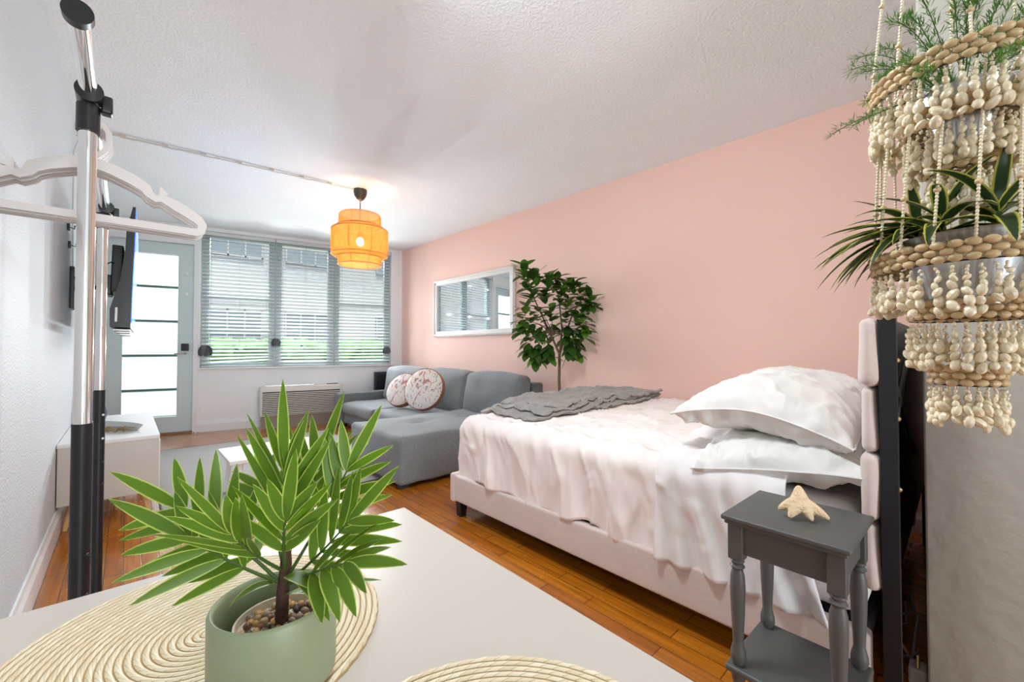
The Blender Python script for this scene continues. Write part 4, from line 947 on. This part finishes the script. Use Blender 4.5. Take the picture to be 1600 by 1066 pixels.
# ---------------------------------------------------------------- hanging shell chandelier planter
HX, HY = 1.10, -.005
hp = thing('shell_hanging_planter', 'tiered hanging planter strung from tan beads and cream shells', 'hanging planter', (HX, HY, H))
def ringpt(r, an, z): return Vector((r * math.cos(an), r * math.sin(an), z - H))
rng = random.Random(9)
def bead_ring(r, z, rows=3, bl=.019, bh=.0062):
    m = MB(); n = max(10, int(2 * math.pi * r / (bl * .93)))
    for k in range(rows):
        for j in range(n):
            an = 2 * math.pi * (j + .5 * (k % 2)) / n; c_ = ringpt(r + (.003 if k == 0 else 0), an, z - k * .0118 + rng.uniform(-.001, .001))
            rot = Matrix.Rotation(an + math.pi / 2, 3, 'Z') @ Matrix.Rotation(rng.uniform(-.12, .12), 3, 'Y'); m.ell(c_, bl / 2, bh, bh, rot, 8, 6)
    o = m.build('bead_ring', M['seed'], hp)
    w_ = MB(); w_.tube([ringpt(r, 2 * math.pi * i / 40, z - (rows - .6) * .0118) for i in range(41)], .0016, 5, cap=False); w_.build('wire_hoop', M['ring'], o); return o
def fringe(r, z, length, n, big=.0095, name='shell_fringe'):
    m = MB()
    for j in range(n):
        an = 2 * math.pi * (j + rng.uniform(-.2, .2)) / n; rr = r; zz = z - .038; L_ = length * rng.uniform(.86, 1.06); k = 0
        while zz > z - .03 - L_:
            t_ = (z - .03 - zz) / L_; s_ = (.0034 if t_ < .28 else .0062 if t_ < .5 else big * rng.uniform(.8, 1.15))
            rot = Matrix.Rotation(rng.uniform(0, 6.28), 3, 'Z') @ Matrix.Rotation(rng.uniform(-.9, .9), 3, 'X')
            m.ell(ringpt(rr + rng.uniform(-.003, .003), an + rng.uniform(-.02, .02), zz), s_ * .78, s_ * .7, s_ * 1.1, rot, 8, 6); zz -= s_ * 1.75; k += 1
    return m.build(name, M['shell'], hp)
def strand(p0, p1, s_=.0031, name='bead_strand'):
    m = MB(); n = int((p0 - p1).length / (s_ * 1.9)); 
    for i in range(n):
        big = 2.1 if (i % 23 == 11) else 1.0
        m.ell(p0.lerp(p1, i / n), s_ * big * .9, s_ * big * .9, s_ * (1.1 + .4 * (big > 1)), None, 6, 5, 1 if big > 1 else 0)
    return m.build(name, [M['shell'], M['seed']], hp)
Z1, Z2, Z3 = 1.475, 1.405, 1.325       # upper tiers
Y1, Y2, Y3 = 1.150, 1.060, .945        # lower tiers
R1, R2, R3 = .122, .072, .045
bead_ring(R1, Z1, 3, .021, .0068); fringe(R1, Z1, .095, 46); bead_ring(R2, Z2, 3); fringe(R2, Z2, .080, 30); bead_ring(R3, Z3, 3); fringe(R3, Z3, .075, 22)
bead_ring(R1, Y1, 3, .021, .0068); fringe(R1, Y1, .078, 46); bead_ring(R2, Y2, 3); fringe(R2, Y2, .090, 30); bead_ring(R3, Y3, 3); fringe(R3, Y3, .074, 22)
for k in range(16):
    an = 2 * math.pi * k / 16 + .1
    if k % 2 == 0: strand(ringpt(.03, an, H - .03), ringpt(R1, an, Z1))
    strand(ringpt(R1 - .012, an + .15, Z1 - .03), ringpt(R1, an, Y1), .0031)
for k in range(10):
    an = 2 * math.pi * k / 10; strand(ringpt(R1 - .004, an, Z1 - .03), ringpt(R2, an, Z2), .003); strand(ringpt(R2 - .004, an, Z2 - .03), ringpt(R3, an, Z3), .003)
m = MB(); m.lathe([(0, -.0), (.035, -.0), (.035, -.012), (.012, -.03), (0, -.032)], n=20); m.build('ceiling_hook_plate', M['ring'], hp)
# tin pots and plants in them
def tinpot(zb, zt, r0, r1, label, name='tin_plant_pot'):
    t = thing(name, label, 'plant pot', (HX, HY, zb), 0, 'tin pots in the shell planter')
    MB().lathe([(0, 0), (r0, 0), (r1, zt - zb - .006), (r1 + .003, zt - zb), (r1 - .002, zt - zb), (r0 * .95, .004), (0, .004)], n=40).build('pot_body', M['tin'], t)
    MB().lathe([(0, zt - zb - .012), (r1 * .93, zt - zb - .012)], n=24).build('soil', M['stem'], t); return t
tinpot(Y2 - .005, Y1 + .030, .058, .084, 'shiny tin pot in the lower shell basket holding the striped plant')
tinpot(Z3 + .012, Z1 - .035, .036, .060, 'shiny tin pot inside the upper shell basket holding the fern')
dp_ = thing('striped_dracaena', 'plant with dark green yellow-edged leaves spilling from the lower basket', 'plant', (HX, HY, H))
dr = MB(); rng = random.Random(4)
zr = Y1 + .02
for (px_, py_, n) in ((-.03, .02, 13), (.02, -.03, 14), (.0, .045, 12), (-.045, -.03, 9), (.04, .03, 8)):
    c_ = Vector((px_, py_, 0)); MB().tube([c_ + Vector((0, 0, zr - H - .01)), c_ * 1.3 + Vector((0, 0, zr - H + .035))], .004, 6).build('stem', M['greenstem'], dp_)
    for k in range(n):
        an = k * 2.4 + rng.uniform(-.3, .3); el = rng.uniform(-.05, .8) if k < n - 3 else rng.uniform(.9, 1.3)
        d_ = Vector((math.cos(an) * math.cos(el), math.sin(an) * math.cos(el), math.sin(el))) + c_.normalized() * .35
        dr.leaf(c_ * 1.3 + Vector((0, 0, zr - H + .012 + .03 * k / n)), d_, (0, 0, 1), rng.uniform(.10, .155), rng.uniform(.018, .025), rng.uniform(.6, 1.5), .3, 9, shape=.7)
for an, el, L_, dp in ((R(88), .05, .16, 1.1), (R(104), .5, .16, .8), (R(116), .25, .19, 1.2), (R(80), .35, .18, 1.1), (R(126), .3, .18, 1.1), (R(95), -.05, .15, 1.6), (R(84), .28, .19, 1.0), (R(97), .15, .20, 1.35), (R(108), .35, .18, 1.0), (R(120), .05, .17, 1.5), (R(75), .1, .17, 1.2), (R(92), .45, .15, .9), (R(135), .3, .17, 1.1), (R(150), .2, .16, 1.4), (R(100), -.1, .18, 1.2), (R(112), .1, .19, 1.5)):
    dr.leaf((0, .05, zr - H + .03), (math.cos(an) * math.cos(el), math.sin(an) * math.cos(el), math.sin(el)), (0, 0, 1), L_, .026, dp, .3, 10, shape=.7)
dr.build('foliage', M['dracaena'], dp_, angle=80)
fe = MB(); fs = MB(); rng = random.Random(6); zf = Z1 - .03
for k in range(44):
    an = k * 2.4; r0 = .035; out = rng.uniform(.06, .13); up_ = rng.uniform(.0, .17)
    if k % 5 == 0: up_ = rng.uniform(-.06, 0); out = .15
    p0 = ringpt(r0 * .6, an, zf); p1 = ringpt(r0 + out * .5, an, zf + up_ * .8 + .03); p2 = ringpt(r0 + out, an, zf + up_)
    pts = [(p0.lerp(p1, i / 12)).lerp(p1.lerp(p2, i / 12), i / 12) for i in range(13)]; fs.tube(pts, .0008, 4)
    for i in range(3, 13):
        for j in range(13):
            d_ = Vector((rng.uniform(-1, 1), rng.uniform(-1, 1), rng.uniform(-.5, 1))) + (pts[i] - pts[i - 1]).normalized() * .7
            fe.leaf(pts[i] + Vector((rng.uniform(-1, 1), rng.uniform(-1, 1), rng.uniform(-1, 1))) * .004, d_, (0, 0, 1), rng.uniform(.012, .022), .0016, 0, .1, 2)
fp = thing('asparagus_fern', 'feathery green fern growing in the upper basket', 'plant', (HX, HY, H))
fe.build('needles', M['fern'], fp, angle=80); fs.build('stems', M['greenstem'], fp)
